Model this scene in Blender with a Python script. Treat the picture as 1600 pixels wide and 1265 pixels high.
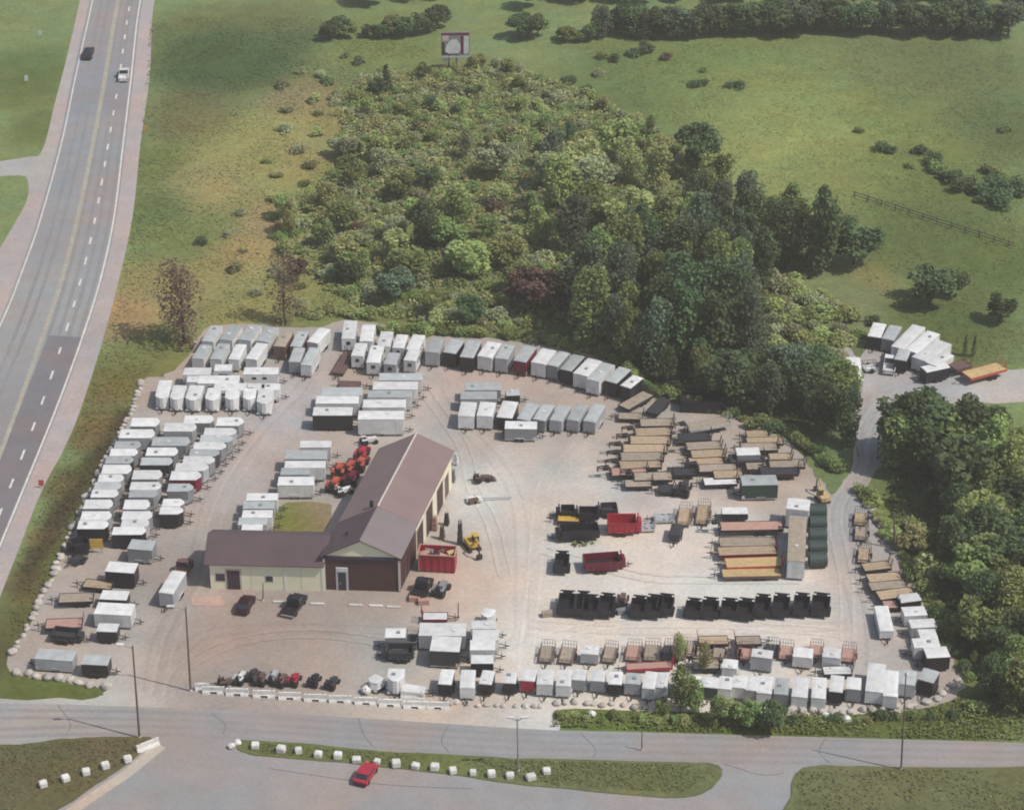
import bpy, math, random
import numpy as np
from mathutils import Vector, Matrix
from mathutils.geometry import delaunay_2d_cdt

for o in list(bpy.data.objects):
    bpy.data.objects.remove(o)
scene = bpy.context.scene
COL = scene.collection
R = math.radians

# ------------------------------------------------------------------ camera
F, PITCH, CAM_H = 3800.0, R(30.0), 196.0          # focal length in photo pixels, tilt, height
cam_d = bpy.data.cameras.new('camera')
cam = bpy.data.objects.new('camera', cam_d)
COL.objects.link(cam)
cam_d.sensor_width = 36.0
cam_d.lens = 36.0 * F / 1600.0
cam_d.clip_start = 1.0
cam_d.clip_end = 20000.0
cam.location = (0, 0, CAM_H)
cam.rotation_euler = (R(90) - PITCH, 0, 0)
scene.camera = cam

# ------------------------------------------------------------------ sky, sun, exposure
SUN_EL = R(54)
SUN_DIR = Vector((0.93 * math.cos(SUN_EL), -0.367 * math.cos(SUN_EL), math.sin(SUN_EL))).normalized()
world = bpy.data.worlds.new("World")
scene.world = world
world.use_nodes = True
wn = world.node_tree
for n in list(wn.nodes):
    wn.nodes.remove(n)
wo = wn.nodes.new('ShaderNodeOutputWorld')
bg = wn.nodes.new('ShaderNodeBackground')
sky = wn.nodes.new('ShaderNodeTexSky')
sky.sky_type = 'NISHITA'
sky.sun_disc = False
sky.sun_elevation = SUN_EL
sky.sun_rotation = math.atan2(SUN_DIR.x, SUN_DIR.y)
sky.dust_density = 2.0
bg.inputs['Strength'].default_value = 0.115
wn.links.new(sky.outputs[0], bg.inputs[0])
wn.links.new(bg.outputs[0], wo.inputs[0])
sun_d = bpy.data.lights.new('sun', 'SUN')
sun_d.energy = 3.55
sun_d.angle = R(0.6)
sun_d.color = (1.0, 0.94, 0.86)
sun = bpy.data.objects.new('sun', sun_d)
COL.objects.link(sun)
sun.location = (100, 100, 300)
sun.rotation_euler = SUN_DIR.to_track_quat('Z', 'Y').to_euler()
scene.view_settings.view_transform = 'Standard'
scene.view_settings.look = 'None'
scene.view_settings.exposure = 0.04
scene.view_settings.gamma = 1.0
scene.view_settings.use_curve_mapping = False
scene.render.engine = 'CYCLES'
scene.cycles.filter_width = 1.9
scene.cycles.max_bounces = 5
scene.cycles.diffuse_bounces = 3

rng = random.Random(11)
nrg = np.random.default_rng(11)


# ------------------------------------------------------------------ helpers
def P(px, py, z=0.0):
    """where the sight line through a photo pixel meets the level z"""
    u, v = px - 800.0, py - 632.5
    d = Vector((u, F * math.cos(PITCH) - v * math.sin(PITCH), -F * math.sin(PITCH) - v * math.cos(PITCH)))
    t = (z - CAM_H) / d.z
    return Vector((d.x * t, d.y * t, z))


def pix(p):
    d = Vector(p) - Vector((0, 0, CAM_H))
    c, s = math.cos(PITCH), math.sin(PITCH)
    fw = d.y * c - d.z * s
    up = d.y * s + d.z * c
    return 800 + F * d.x / fw, 632.5 - F * up / fw


def tag(o, label=None, cat=None, group=None, kind=None):
    if label: o['label'] = label
    if cat: o['category'] = cat
    if group: o['group'] = group
    if kind: o['kind'] = kind
    return o


def empty(name, loc, rz=0.0):
    o = bpy.data.objects.new(name, None)
    o.empty_display_size = 0.3
    o.location = loc
    o.rotation_euler = (0, 0, rz)
    COL.objects.link(o)
    return o


def link(name, me, parent=None):
    o = bpy.data.objects.new(name, me)
    COL.objects.link(o)
    if parent is not None:
        o.parent = parent
    return o


class MB:
    """collects simple solids, then links them as one mesh object"""
    def __init__(s):
        s.v, s.f = [], []

    def add(s, vs, fs):
        n = len(s.v)
        s.v += [tuple(a) for a in vs]
        s.f += [tuple(i + n for i in f) for f in fs]
        return s

    def box(s, x0, x1, y0, y1, z0, z1):
        return s.add([(x0, y0, z0), (x1, y0, z0), (x1, y1, z0), (x0, y1, z0),
                      (x0, y0, z1), (x1, y0, z1), (x1, y1, z1), (x0, y1, z1)],
                     [(3, 2, 1, 0), (4, 5, 6, 7), (0, 1, 5, 4), (1, 2, 6, 5), (2, 3, 7, 6), (3, 0, 4, 7)])

    def prism_y(s, prof, y0, y1, inset=0.0):
        """profile of (x, z) points, counter-clockwise seen from -y, swept across y"""
        n = len(prof)
        vs = [(x, y0, z) for x, z in prof] + [(x, y1, z) for x, z in prof]
        fs = [tuple(range(n)), tuple(range(2 * n - 1, n - 1, -1))]
        fs += [(i + n, (i + 1) % n + n, (i + 1) % n, i) for i in range(n)]
        return s.add(vs, fs)

    def prism_z(s, prof, z0, z1):
        n = len(prof)
        vs = [(x, y, z0) for x, y in prof] + [(x, y, z1) for x, y in prof]
        fs = [tuple(range(n - 1, -1, -1)), tuple(range(n, 2 * n))]
        fs += [(i, (i + 1) % n, (i + 1) % n + n, i + n) for i in range(n)]
        return s.add(vs, fs)

    def cyl_y(s, cx, cz, r, y0, y1, n=12):
        return s.prism_y([(cx + r * math.cos(2 * math.pi * i / n), cz + r * math.sin(2 * math.pi * i / n)) for i in range(n)], y0, y1)

    def tube(s, a, b, ra, rb=None, n=8):
        rb = ra if rb is None else rb
        a, b = Vector(a), Vector(b)
        d = (b - a).normalized()
        u = d.cross(Vector((0, 0, 1)) if abs(d.z) < 0.9 else Vector((1, 0, 0))).normalized()
        w = d.cross(u)
        vs = []
        for c, r in ((a, ra), (b, rb)):
            for i in range(n):
                t = 2 * math.pi * i / n
                vs.append(c + u * math.cos(t) * r + w * math.sin(t) * r)
        fs = [(i, (i + 1) % n, (i + 1) % n + n, i + n) for i in range(n)]
        fs += [tuple(range(n - 1, -1, -1)), tuple(range(n, 2 * n))]
        return s.add(vs, fs)

    def slab(s, quad, th):
        """a roof sheet: four corners (counter-clockwise from above), thickness downwards"""
        q = [Vector(p) for p in quad]
        n = (q[1] - q[0]).cross(q[2] - q[0]).normalized()
        vs = q + [p - n * th for p in q]
        return s.add(vs, [(0, 1, 2, 3), (7, 6, 5, 4), (0, 4, 5, 1), (1, 5, 6, 2), (2, 6, 7, 3), (3, 7, 4, 0)])

    def mesh(s, name, mat):
        me = bpy.data.meshes.new(name)
        me.from_pydata(s.v, [], s.f)
        me.update()
        if mat: me.materials.append(mat)
        return me

    def build(s, name, mat, parent=None):
        return link(name, s.mesh(name, mat), parent)


CACHE = {}


def cached(key, name, mat, parent, fill):
    k = (name, mat.name) + key
    if k not in CACHE:
        m = MB()
        fill(m)
        CACHE[k] = m.mesh(name, mat)
    return link(name, CACHE[k], parent)


# ------------------------------------------------------------------ materials
def new_mat(name):
    m = bpy.data.materials.new(name)
    m.use_nodes = True
    nt = m.node_tree
    b = nt.nodes['Principled BSDF']
    return m, nt, b


def paint(name, rgb, rough=0.5, var=0.10, scale=0.9, metal=0.0, dirt=0.18, spec=0.4):
    """painted or bare surface with a little grime and a small tint change from object to object"""
    m, nt, b = new_mat(name)
    N, L = nt.nodes, nt.links
    oi = N.new('ShaderNodeObjectInfo')
    tc = N.new('ShaderNodeTexCoord')
    no = N.new('ShaderNodeTexNoise')
    no.inputs['Scale'].default_value = scale
    no.inputs['Detail'].default_value = 5
    add = N.new('ShaderNodeVectorMath')
    add.operation = 'ADD'
    L.new(tc.outputs['Object'], add.inputs[0])
    L.new(oi.outputs['Location'], add.inputs[1])
    L.new(add.outputs[0], no.inputs['Vector'])
    mr = N.new('ShaderNodeMapRange')
    mr.inputs['From Min'].default_value = 0.3
    mr.inputs['From Max'].default_value = 0.75
    mr.inputs['To Min'].default_value = 1.0
    mr.inputs['To Max'].default_value = 1.0 - dirt
    L.new(no.outputs['Fac'], mr.inputs['Value'])
    mv = N.new('ShaderNodeMapRange')
    mv.inputs['To Min'].default_value = 1.0 - var
    mv.inputs['To Max'].default_value = 1.0
    L.new(oi.outputs['Random'], mv.inputs['Value'])
    mul = N.new('ShaderNodeMath')
    mul.operation = 'MULTIPLY'
    L.new(mr.outputs[0], mul.inputs[0])
    L.new(mv.outputs[0], mul.inputs[1])
    vm = N.new('ShaderNodeVectorMath')
    vm.operation = 'SCALE'
    vm.inputs[0].default_value = rgb
    L.new(mul.outputs[0], vm.inputs['Scale'])
    L.new(vm.outputs[0], b.inputs['Base Color'])
    b.inputs['Roughness'].default_value = rough
    b.inputs['Metallic'].default_value = metal
    b.inputs['Specular IOR Level'].default_value = spec
    return m


C = {
    'w': paint('white_paint', (0.78, 0.78, 0.76), 0.45, 0.2, dirt=0.25),
    'c': paint('cream_paint', (0.72, 0.68, 0.52), 0.5),
    'g': paint('light_grey_paint', (0.45, 0.455, 0.47), 0.45, 0.25),
    'G': paint('galvanised_sheet', (0.50, 0.53, 0.52), 0.45, 0.28, dirt=0.25),
    'h': paint('grey_paint', (0.26, 0.27, 0.28), 0.45),
    'k': paint('black_paint', (0.022, 0.020, 0.026), 0.42),
    'K': paint('charcoal_paint', (0.05, 0.05, 0.055), 0.45),
    'r': paint('red_paint', (0.42, 0.025, 0.05), 0.4),
    'm': paint('maroon_paint', (0.17, 0.014, 0.035), 0.42),
    'n': paint('dark_green_tarp', (0.035, 0.065, 0.055), 0.6),
    'b': paint('brown_steel', (0.15, 0.09, 0.075), 0.6),
    't': paint('tan_timber', (0.50, 0.38, 0.25), 0.75, 0.2, 1.6, dirt=0.3),
    'T': paint('weathered_timber', (0.42, 0.35, 0.27), 0.8, 0.2, 1.6, dirt=0.3),
    'y': paint('yellow_paint', (0.60, 0.38, 0.08), 0.45),
    'V': paint('dark_wine_paint', (0.035, 0.006, 0.012), 0.35),
    'Y': paint('golden_timber', (0.58, 0.42, 0.20), 0.7, 0.15, 1.6, dirt=0.3),
    'o': paint('orange_paint', (0.50, 0.10, 0.06), 0.5),
    'p': paint('pink_primer', (0.50, 0.30, 0.24), 0.6),
    's': paint('silver_aluminium', (0.62, 0.63, 0.64), 0.35, metal=0.3),
}
NAME = {'w': 'white', 'c': 'cream', 'g': 'light grey', 'G': 'galvanised', 'h': 'grey', 'k': 'black', 'K': 'charcoal',
        'r': 'red', 'm': 'maroon', 'n': 'dark green', 'b': 'brown', 't': 'tan', 'T': 'weathered', 'y': 'yellow', 'V': 'dark maroon', 'Y': 'golden',
        'o': 'orange', 'p': 'pink', 's': 'silver'}
RUB = paint('tyre_rubber', (0.025, 0.024, 0.024), 0.8)
FRAME = paint('dark_chassis', (0.035, 0.030, 0.032), 0.6)
GLASS = paint('dark_glass', (0.03, 0.035, 0.045), 0.12, spec=0.6)
LAMP = paint('lamp_lens', (0.75, 0.74, 0.70), 0.2)
TAIL = paint('red_lens', (0.35, 0.02, 0.02), 0.25)
CONC = paint('pale_concrete', (0.62, 0.59, 0.54), 0.85, 0.12, 1.4, dirt=0.25)
WBLOCK = paint('white_block', (0.78, 0.765, 0.72), 0.8, 0.15, 1.8, dirt=0.3)
STONE = paint('pale_stone', (0.58, 0.53, 0.47), 0.9, 0.3, 1.5, dirt=0.3)
WOOD = paint('pole_wood', (0.17, 0.13, 0.11), 0.85)
BARK = paint('bark', (0.11, 0.085, 0.065), 0.9)


def soil(name, scales, amount, bump=0.3, rough=0.95, fine=9.0):
    """ground sheet: vertex colour times several octaves of mottling"""
    m, nt, b = new_mat(name)
    N, L = nt.nodes, nt.links
    at = N.new('ShaderNodeAttribute')
    at.attribute_name = 'Col'
    tc = N.new('ShaderNodeTexCoord')
    prev = None
    hgt = None
    for sc, am in zip(scales, amount):
        no = N.new('ShaderNodeTexNoise')
        no.inputs['Scale'].default_value = sc
        no.inputs['Detail'].default_value = 6
        no.inputs['Roughness'].default_value = 0.6
        L.new(tc.outputs['Object'], no.inputs['Vector'])
        mr = N.new('ShaderNodeMapRange')
        mr.inputs['From Min'].default_value = 0.28
        mr.inputs['From Max'].default_value = 0.72
        mr.inputs['To Min'].default_value = 1.0 - am
        mr.inputs['To Max'].default_value = 1.0 + am
        L.new(no.outputs['Fac'], mr.inputs['Value'])
        hgt = no
        if prev is None:
            prev = mr
        else:
            mu = N.new('ShaderNodeMath')
            mu.operation = 'MULTIPLY'
            L.new(prev.outputs[0], mu.inputs[0])
            L.new(mr.outputs[0], mu.inputs[1])
            prev = mu
    # a slow drift of hue
    n2 = N.new('ShaderNodeTexNoise')
    n2.inputs['Scale'].default_value = scales[0] * 1.7
    n2.inputs['Detail'].default_value = 4
    L.new(tc.outputs['Object'], n2.inputs['Vector'])
    cr = N.new('ShaderNodeValToRGB')
    cr.color_ramp.elements[0].position = 0.3
    cr.color_ramp.elements[0].color = (1.10, 0.98, 0.90, 1)
    cr.color_ramp.elements[1].position = 0.7
    cr.color_ramp.elements[1].color = (0.92, 1.02, 1.06, 1)
    L.new(n2.outputs['Fac'], cr.inputs[0])
    v1 = N.new('ShaderNodeVectorMath')
    v1.operation = 'MULTIPLY'
    L.new(at.outputs['Color'], v1.inputs[0])
    L.new(cr.outputs[0], v1.inputs[1])
    v2 = N.new('ShaderNodeVectorMath')
    v2.operation = 'SCALE'
    L.new(v1.outputs[0], v2.inputs[0])
    L.new(prev.outputs[0], v2.inputs['Scale'])
    L.new(v2.outputs[0], b.inputs['Base Color'])
    b.inputs['Roughness'].default_value = rough
    b.inputs['Specular IOR Level'].default_value = 0.15
    bp = N.new('ShaderNodeBump')
    bp.inputs['Strength'].default_value = bump
    bp.inputs['Distance'].default_value = 0.3
    L.new(hgt.outputs['Fac'], bp.inputs['Height'])
    L.new(bp.outputs[0], b.inputs['Normal'])
    return m


GRASS = soil('meadow_grass', (0.05, 0.25, 1.1), (0.11, 0.15, 0.22), 0.5)
GRAVEL = soil('crushed_gravel', (0.04, 0.22, 1.6), (0.07, 0.09, 0.12), 0.25)
ASPHALT = soil('worn_asphalt', (0.05, 0.3, 2.2), (0.06, 0.07, 0.10), 0.1, 0.85)


def leafy(name, rgb, var=0.55):
    m, nt, b = new_mat(name)
    N, L = nt.nodes, nt.links
    at = N.new('ShaderNodeAttribute')
    at.attribute_name = 'tint'
    oi = N.new('ShaderNodeObjectInfo')
    hs = N.new('ShaderNodeHueSaturation')
    hs.inputs['Color'].default_value = (*rgb, 1)
    m1 = N.new('ShaderNodeMapRange')
    m1.inputs['To Min'].default_value = 0.465
    m1.inputs['To Max'].default_value = 0.525
    L.new(oi.outputs['Random'], m1.inputs['Value'])
    L.new(m1.outputs[0], hs.inputs['Hue'])
    ad = N.new('ShaderNodeMath')
    ad.operation = 'ADD'
    L.new(oi.outputs['Random'], ad.inputs[0])
    L.new(at.outputs['Fac'], ad.inputs[1])
    m2 = N.new('ShaderNodeMapRange')
    m2.inputs['From Max'].default_value = 2.0
    m2.inputs['To Min'].default_value = 1 - var
    m2.inputs['To Max'].default_value = 1 + var
    L.new(ad.outputs[0], m2.inputs['Value'])
    L.new(m2.outputs[0], hs.inputs['Value'])
    L.new(hs.outputs[0], b.inputs['Base Color'])
    b.inputs['Roughness'].default_value = 0.75
    b.inputs['Specular IOR Level'].default_value = 0.15
    tr = N.new('ShaderNodeBsdfTranslucent')
    L.new(hs.outputs[0], tr.inputs['Color'])
    mx = N.new('ShaderNodeMixShader')
    mx.inputs[0].default_value = 0.38
    L.new(b.outputs[0], mx.inputs[1])
    L.new(tr.outputs[0], mx.inputs[2])
    L.new(mx.outputs[0], N['Material Output'].inputs['Surface'])
    return m


LEAF = {
    'dark': leafy('dark_leaves', (0.120, 0.175, 0.078)),
    'blue': leafy('blue_green_leaves', (0.150, 0.200, 0.125)),
    'mid': leafy('mid_green_leaves', (0.235, 0.300, 0.105)),
    'light': leafy('light_green_leaves', (0.340, 0.400, 0.145)),
    'olive': leafy('olive_leaves', (0.390, 0.405, 0.170)),
    'grey': leafy('grey_green_leaves', (0.350, 0.375, 0.210)),
    'red': leafy('rusty_twigs', (0.200, 0.135, 0.100)),
}

# ------------------------------------------------------------------ ground sheets
def blend(blobs, X, Y, base):
    """normalised mix of hand-placed ground colours: (px, py, radius_px, rgb, weight)"""
    acc = np.zeros(X.shape + (3,)) + np.array(base) * 0.2
    wt = np.zeros(X.shape) + 0.2
    for px, py, rp, rgb, w in blobs:
        c = P(px, py)
        e = P(px + rp, py)
        r = abs(e.x - c.x)
        d2 = ((X - c.x) ** 2 + ((Y - c.y) / 1.5) ** 2) / (r * r)
        k = w * np.exp(-d2)
        acc += k[..., None] * np.array(rgb)
        wt += k
    return acc / wt[..., None]


def set_col(me, cols, name='Col'):
    a = me.attributes.new(name, 'FLOAT_COLOR', 'POINT')
    buf = np.ones((len(cols), 4), dtype=np.float32)
    buf[:, :3] = cols
    a.data.foreach_set('color', buf.ravel())


G_LUSH, G_FIELD, G_DRY, G_TAN, G_DARK, G_WARM = (0.110, 0.150, 0.050), (0.165, 0.215, 0.085), (0.235, 0.215, 0.105), (0.300, 0.225, 0.135), (0.060, 0.090, 0.050), (0.180, 0.150, 0.060)
GB = [
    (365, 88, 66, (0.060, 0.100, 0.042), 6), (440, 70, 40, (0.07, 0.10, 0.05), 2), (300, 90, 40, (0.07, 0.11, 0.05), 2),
    (420, 40, 60, (0.15, 0.17, 0.085), 2), (300, 40, 40, (0.14, 0.16, 0.075), 1.5), (600, 75, 70, (0.15, 0.19, 0.075), 1.5),
    (480, 210, 60, (0.28, 0.245, 0.12), 3), (410, 230, 75, (0.27, 0.26, 0.115), 3), (310, 180, 50, (0.15, 0.145, 0.075), 3), (250, 250, 40, (0.14, 0.17, 0.06), 1.5),
    (470, 240, 35, G_TAN, 1.6), (425, 350, 34, (0.34, 0.24, 0.15), 4), (385, 395, 40, (0.32, 0.24, 0.14), 3.5), (340, 420, 40, (0.29, 0.23, 0.12), 2.5), (330, 285, 50, (0.285, 0.235, 0.125), 2.5),
    (300, 380, 60, (0.16, 0.19, 0.075), 2), (250, 330, 40, (0.12, 0.155, 0.055), 2), (250, 450, 50, (0.26, 0.215, 0.11), 2.5), (200, 490, 35, (0.32, 0.22, 0.14), 4), (470, 160, 40, (0.24, 0.19, 0.13), 2),
    (400, 450, 75, (0.255, 0.235, 0.11), 3), (480, 480, 50, (0.19, 0.20, 0.075), 1.5), (250, 560, 50, (0.17, 0.17, 0.065), 1.5), (180, 600, 35, (0.16, 0.13, 0.045), 2),
    (150, 670, 30, (0.18, 0.13, 0.055), 2), (110, 760, 25, (0.13, 0.10, 0.045), 2), (90, 880, 30, (0.13, 0.14, 0.045), 2), (50, 920, 30, (0.16, 0.12, 0.05), 2), (140, 740, 18, (0.10, 0.13, 0.03), 2),
    (40, 120, 50, (0.11, 0.15, 0.055), 3), (60, 200, 30, (0.12, 0.14, 0.05), 2),
    (650, 200, 120, (0.15, 0.155, 0.08), 2), (800, 300, 150, (0.14, 0.145, 0.07), 2), (700, 420, 120, (0.12, 0.14, 0.055), 2), (900, 250, 80, (0.17, 0.165, 0.085), 1.5),
    (1000, 160, 100, (0.115, 0.165, 0.065), 2), (1120, 130, 120, G_FIELD, 2), (1250, 190, 120, (0.27, 0.31, 0.125), 3.2), (1180, 220, 90, (0.275, 0.30, 0.13), 2.6),
    (1350, 100, 110, (0.15, 0.185, 0.085), 2), (1480, 120, 90, (0.12, 0.155, 0.075), 2), (1550, 200, 60, (0.10, 0.13, 0.06), 2), (1400, 180, 80, (0.17, 0.205, 0.075), 2),
    (1420, 260, 90, (0.15, 0.19, 0.065), 2), (1320, 270, 60, (0.20, 0.22, 0.085), 2), (1450, 340, 80, (0.105, 0.14, 0.055), 2.5), (1540, 400, 60, (0.10, 0.14, 0.045), 2.5), (1400, 380, 50, (0.115, 0.15, 0.055), 2),
    (1260, 460, 60, (0.19, 0.215, 0.115), 2.5), (1330, 480, 40, (0.20, 0.22, 0.13), 2), (1360, 440, 30, (0.21, 0.195, 0.10), 2), (1500, 510, 60, (0.10, 0.13, 0.05), 2), (1430, 500, 40, (0.11, 0.14, 0.055), 2),
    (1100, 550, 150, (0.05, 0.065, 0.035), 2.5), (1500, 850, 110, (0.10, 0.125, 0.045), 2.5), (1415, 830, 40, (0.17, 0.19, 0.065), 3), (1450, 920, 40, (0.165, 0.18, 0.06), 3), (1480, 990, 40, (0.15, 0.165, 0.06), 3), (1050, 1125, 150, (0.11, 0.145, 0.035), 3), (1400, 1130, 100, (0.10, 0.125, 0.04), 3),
    (80, 1080, 60, (0.135, 0.145, 0.04), 5), (10, 1010, 40, (0.11, 0.105, 0.045), 5),
]


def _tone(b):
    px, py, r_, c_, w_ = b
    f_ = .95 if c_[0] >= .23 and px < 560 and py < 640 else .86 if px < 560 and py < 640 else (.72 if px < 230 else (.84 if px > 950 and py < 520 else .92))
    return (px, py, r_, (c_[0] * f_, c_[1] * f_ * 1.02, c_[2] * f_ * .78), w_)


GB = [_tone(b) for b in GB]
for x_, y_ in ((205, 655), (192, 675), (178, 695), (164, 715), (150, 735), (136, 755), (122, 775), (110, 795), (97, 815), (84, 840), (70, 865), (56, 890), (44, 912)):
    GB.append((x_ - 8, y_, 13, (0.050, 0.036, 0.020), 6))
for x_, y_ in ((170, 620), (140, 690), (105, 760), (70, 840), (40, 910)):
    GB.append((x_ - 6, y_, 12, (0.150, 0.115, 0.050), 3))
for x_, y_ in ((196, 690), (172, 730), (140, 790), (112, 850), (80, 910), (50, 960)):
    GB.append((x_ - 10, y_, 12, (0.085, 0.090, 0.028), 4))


def axis_coords(lo, hi, step, far):
    a = list(np.arange(lo, hi + 0.01, step))
    left, right, d = [], [], step
    x = lo
    while x > -far:
        d *= 1.6
        x -= d
        left.append(x)
    d, x = step, hi
    while x < far:
        d *= 1.6
        x += d
        right.append(x)
    return np.array(left[::-1] + a + right)


def build_ground():
    xs, ys = axis_coords(-150, 150, 1.5, 1700), axis_coords(215, 560, 1.5, 1700)
    X, Y = np.meshgrid(xs, ys)
    Z = np.zeros_like(X) - 0.0
    v = np.stack([X.ravel(), Y.ravel(), Z.ravel()], 1)
    nx, ny = len(xs), len(ys)
    i = np.arange(nx * ny).reshape(ny, nx)
    f = np.stack([i[:-1, :-1], i[:-1, 1:], i[1:, 1:], i[1:, :-1]], -1).reshape(-1, 4)
    me = bpy.data.meshes.new('ground')
    me.vertices.add(len(v)); me.vertices.foreach_set('co', v.ravel())
    me.loops.add(f.size); me.loops.foreach_set('vertex_index', f.ravel().astype(np.int32))
    me.polygons.add(len(f)); me.polygons.foreach_set('loop_start', np.arange(0, f.size, 4, dtype=np.int32))
    me.update(calc_edges=True)
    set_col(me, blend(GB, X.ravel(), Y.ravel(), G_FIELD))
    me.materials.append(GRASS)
    return tag(link('ground', me), kind='structure')


build_ground()


def smooth(pts, n=6, closed=False):
    out, m = [], len(pts)
    rngi = range(m if closed else m - 1)
    for i in rngi:
        p = [np.array(pts[(i + k) % m if closed else min(max(i + k, 0), m - 1)], float) for k in (-1, 0, 1, 2)]
        for j in range(n):
            t = j / n
            out.append(0.5 * (2 * p[1] + (p[2] - p[0]) * t + (2 * p[0] - 5 * p[1] + 4 * p[2] - p[3]) * t * t + (3 * p[1] - p[0] - 3 * p[2] + p[3]) * t ** 3))
    if not closed:
        out.append(np.array(pts[-1], float))
    return out


def world_poly(pixels, n=5, closed=True, rough=0.0):
    w = [tuple(P(*p)[:2]) for p in pixels]
    s = smooth(w, n, closed) if n > 1 else [np.array(a) for a in w]
    if rough:
        s = [a + nrg.normal(0, rough, 2) for a in s]
    return s


def inside(poly, X, Y):
    px = np.array([p[0] for p in poly]); py = np.array([p[1] for p in poly])
    res = np.zeros(np.shape(X), bool)
    j = len(px) - 1
    for i in range(len(px)):
        c = ((py[i] > Y) != (py[j] > Y)) & (X < (px[j] - px[i]) * (Y - py[i]) / (py[j] - py[i] + 1e-12) + px[i])
        res ^= c
        j = i
    return res


def sheet(name, poly, z, mat, blobs, base, step=2.0, thick=0.0, kind='structure'):
    poly = [np.array(p) for p in poly]
    n = len(poly)
    px = np.array([p[0] for p in poly]); py = np.array([p[1] for p in poly])
    gx, gy = np.meshgrid(np.arange(px.min(), px.max(), step), np.arange(py.min(), py.max(), step))
    gx = gx + nrg.uniform(-0.3, 0.3, gx.shape) * step
    gy = gy + nrg.uniform(-0.3, 0.3, gy.shape) * step
    ok = inside(poly, gx, gy)
    pts = [Vector(p) for p in poly] + [Vector((a, b)) for a, b in zip(gx[ok], gy[ok])]
    edges = [(i, (i + 1) % n) for i in range(n)]
    vs, es, fs, ov, oe, of = delaunay_2d_cdt(pts, edges, [list(range(n))], 1, 1e-4)
    V = [(v.x, v.y, z) for v in vs]
    Fc = [tuple(f) for f in fs]
    me = bpy.data.meshes.new(name)
    if thick:
        rim = {}
        for f in Fc:
            for a, b in zip(f, f[1:] + f[:1]):
                if (b, a) in rim: del rim[(b, a)]
                else: rim[(a, b)] = 1
        m = len(V)
        V += [(x, y, z - thick) for x, y, _ in V]
        Fc += [(b, a, a + m, b + m) for a, b in rim]
    me.from_pydata(V, [], Fc)
    me.update()
    A = np.array(V)
    set_col(me, blend(blobs, A[:, 0], A[:, 1], base))
    me.materials.append(mat)
    return tag(link(name, me), kind=kind)


# gravel yard with its drive to the clearing
YARD = [(222, 596), (194, 668), (164, 716), (129, 792), (108, 843), (83, 898), (63, 940), (35, 993), (10, 1035), (28, 1056), (78, 1062), (141, 1070), (163, 1082), (130, 1091), (-40, 1093), (-40, 1115),
        (200, 1120), (420, 1130), (700, 1150), (862, 1156), (866, 1120), (880, 1108), (1000, 1110), (1190, 1116), (1330, 1116), (1400, 1112), (1470, 1099), (1505, 1075), (1500, 1050), (1485, 1020), (1455, 960), (1425, 905), (1395, 850), (1375, 800), (1356, 775),
        (1360, 746), (1382, 718), (1382, 672), (1402, 638), (1470, 632), (1640, 622), (1640, 580), (1560, 578), (1490, 575), (1450, 535), (1370, 530), (1345, 560), (1326, 540), (1318, 498), (1306, 500), (1310, 560), (1316, 610), (1328, 660), (1341, 696), (1338, 728), (1320, 750), (1300, 772), (1282, 750), (1262, 725), (1232, 690), (1140, 648),
        (1060, 632), (1012, 615), (990, 588), (940, 560), (860, 540), (760, 528), (660, 522), (600, 508), (540, 500), (500, 510), (440, 510), (330, 508), (300, 545), (262, 585)]
V0 = (0.350, 0.305, 0.270)
VB = [(950, 895, 110, (0.56, 0.515, 0.455), 5), (1000, 985, 150, (0.60, 0.56, 0.505), 6), (1150, 985, 120, (0.58, 0.54, 0.49), 6), (820, 800, 90, (0.46, 0.405, 0.355), 3), (760, 900, 60, (0.44, 0.385, 0.335), 2), (880, 1000, 80, (0.58, 0.545, 0.49), 5), (780, 770, 40, (0.56, 0.53, 0.485), 4), (1080, 880, 60, (0.52, 0.48, 0.43), 4),
      (760, 770, 45, (0.53, 0.51, 0.47), 2), (1000, 790, 45, (0.40, 0.385, 0.385), 2), (1000, 785, 20, (0.34, 0.33, 0.34), 1.5), (430, 1000, 150, (0.285, 0.235, 0.205), 5), (300, 980, 60, (0.31, 0.265, 0.235), 2), (220, 1060, 60, (0.42, 0.375, 0.34), 2), (320, 1020, 60, (0.31, 0.26, 0.225), 3),
      (330, 740, 60, (0.375, 0.34, 0.325), 2), (440, 640, 50, (0.38, 0.35, 0.345), 2), (700, 600, 60, (0.40, 0.35, 0.33), 2), (600, 660, 40, (0.42, 0.38, 0.35), 1), (1330, 850, 45, (0.34, 0.32, 0.31), 3), (1320, 780, 30, (0.33, 0.31, 0.30), 2),
      (1360, 670, 40, (0.32, 0.31, 0.315), 3), (1400, 600, 60, (0.33, 0.32, 0.325), 2.5), (1340, 960, 50, (0.39, 0.36, 0.34), 2), (1400, 1020, 40, (0.37, 0.34, 0.32), 2), (1560, 610, 50, (0.42, 0.40, 0.38), 2), (180, 1100, 80, (0.44, 0.42, 0.38), 2), (600, 1120, 150, (0.46, 0.43, 0.38), 2), (1250, 620, 40, (0.3, 0.28, 0.25), 1),
      (330, 935, 40, (0.46, 0.37, 0.32), 1.5), (520, 820, 30, (0.40, 0.35, 0.31), 2)]
for i in range(260):
    t_ = rng.uniform(.86, 1.12)
    c_ = rng.choice([(0.36, 0.31, 0.272), (0.34, 0.305, 0.28), (0.39, 0.345, 0.30)])
    VB.append((rng.uniform(30, 1500), rng.uniform(520, 1115), rng.uniform(8, 26), tuple(a * t_ for a in c_), .6))
sheet('gravel_yard', world_poly(YARD, 4, True, 0.25), 0.006, GRAVEL, VB, V0, 1.4)

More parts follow.
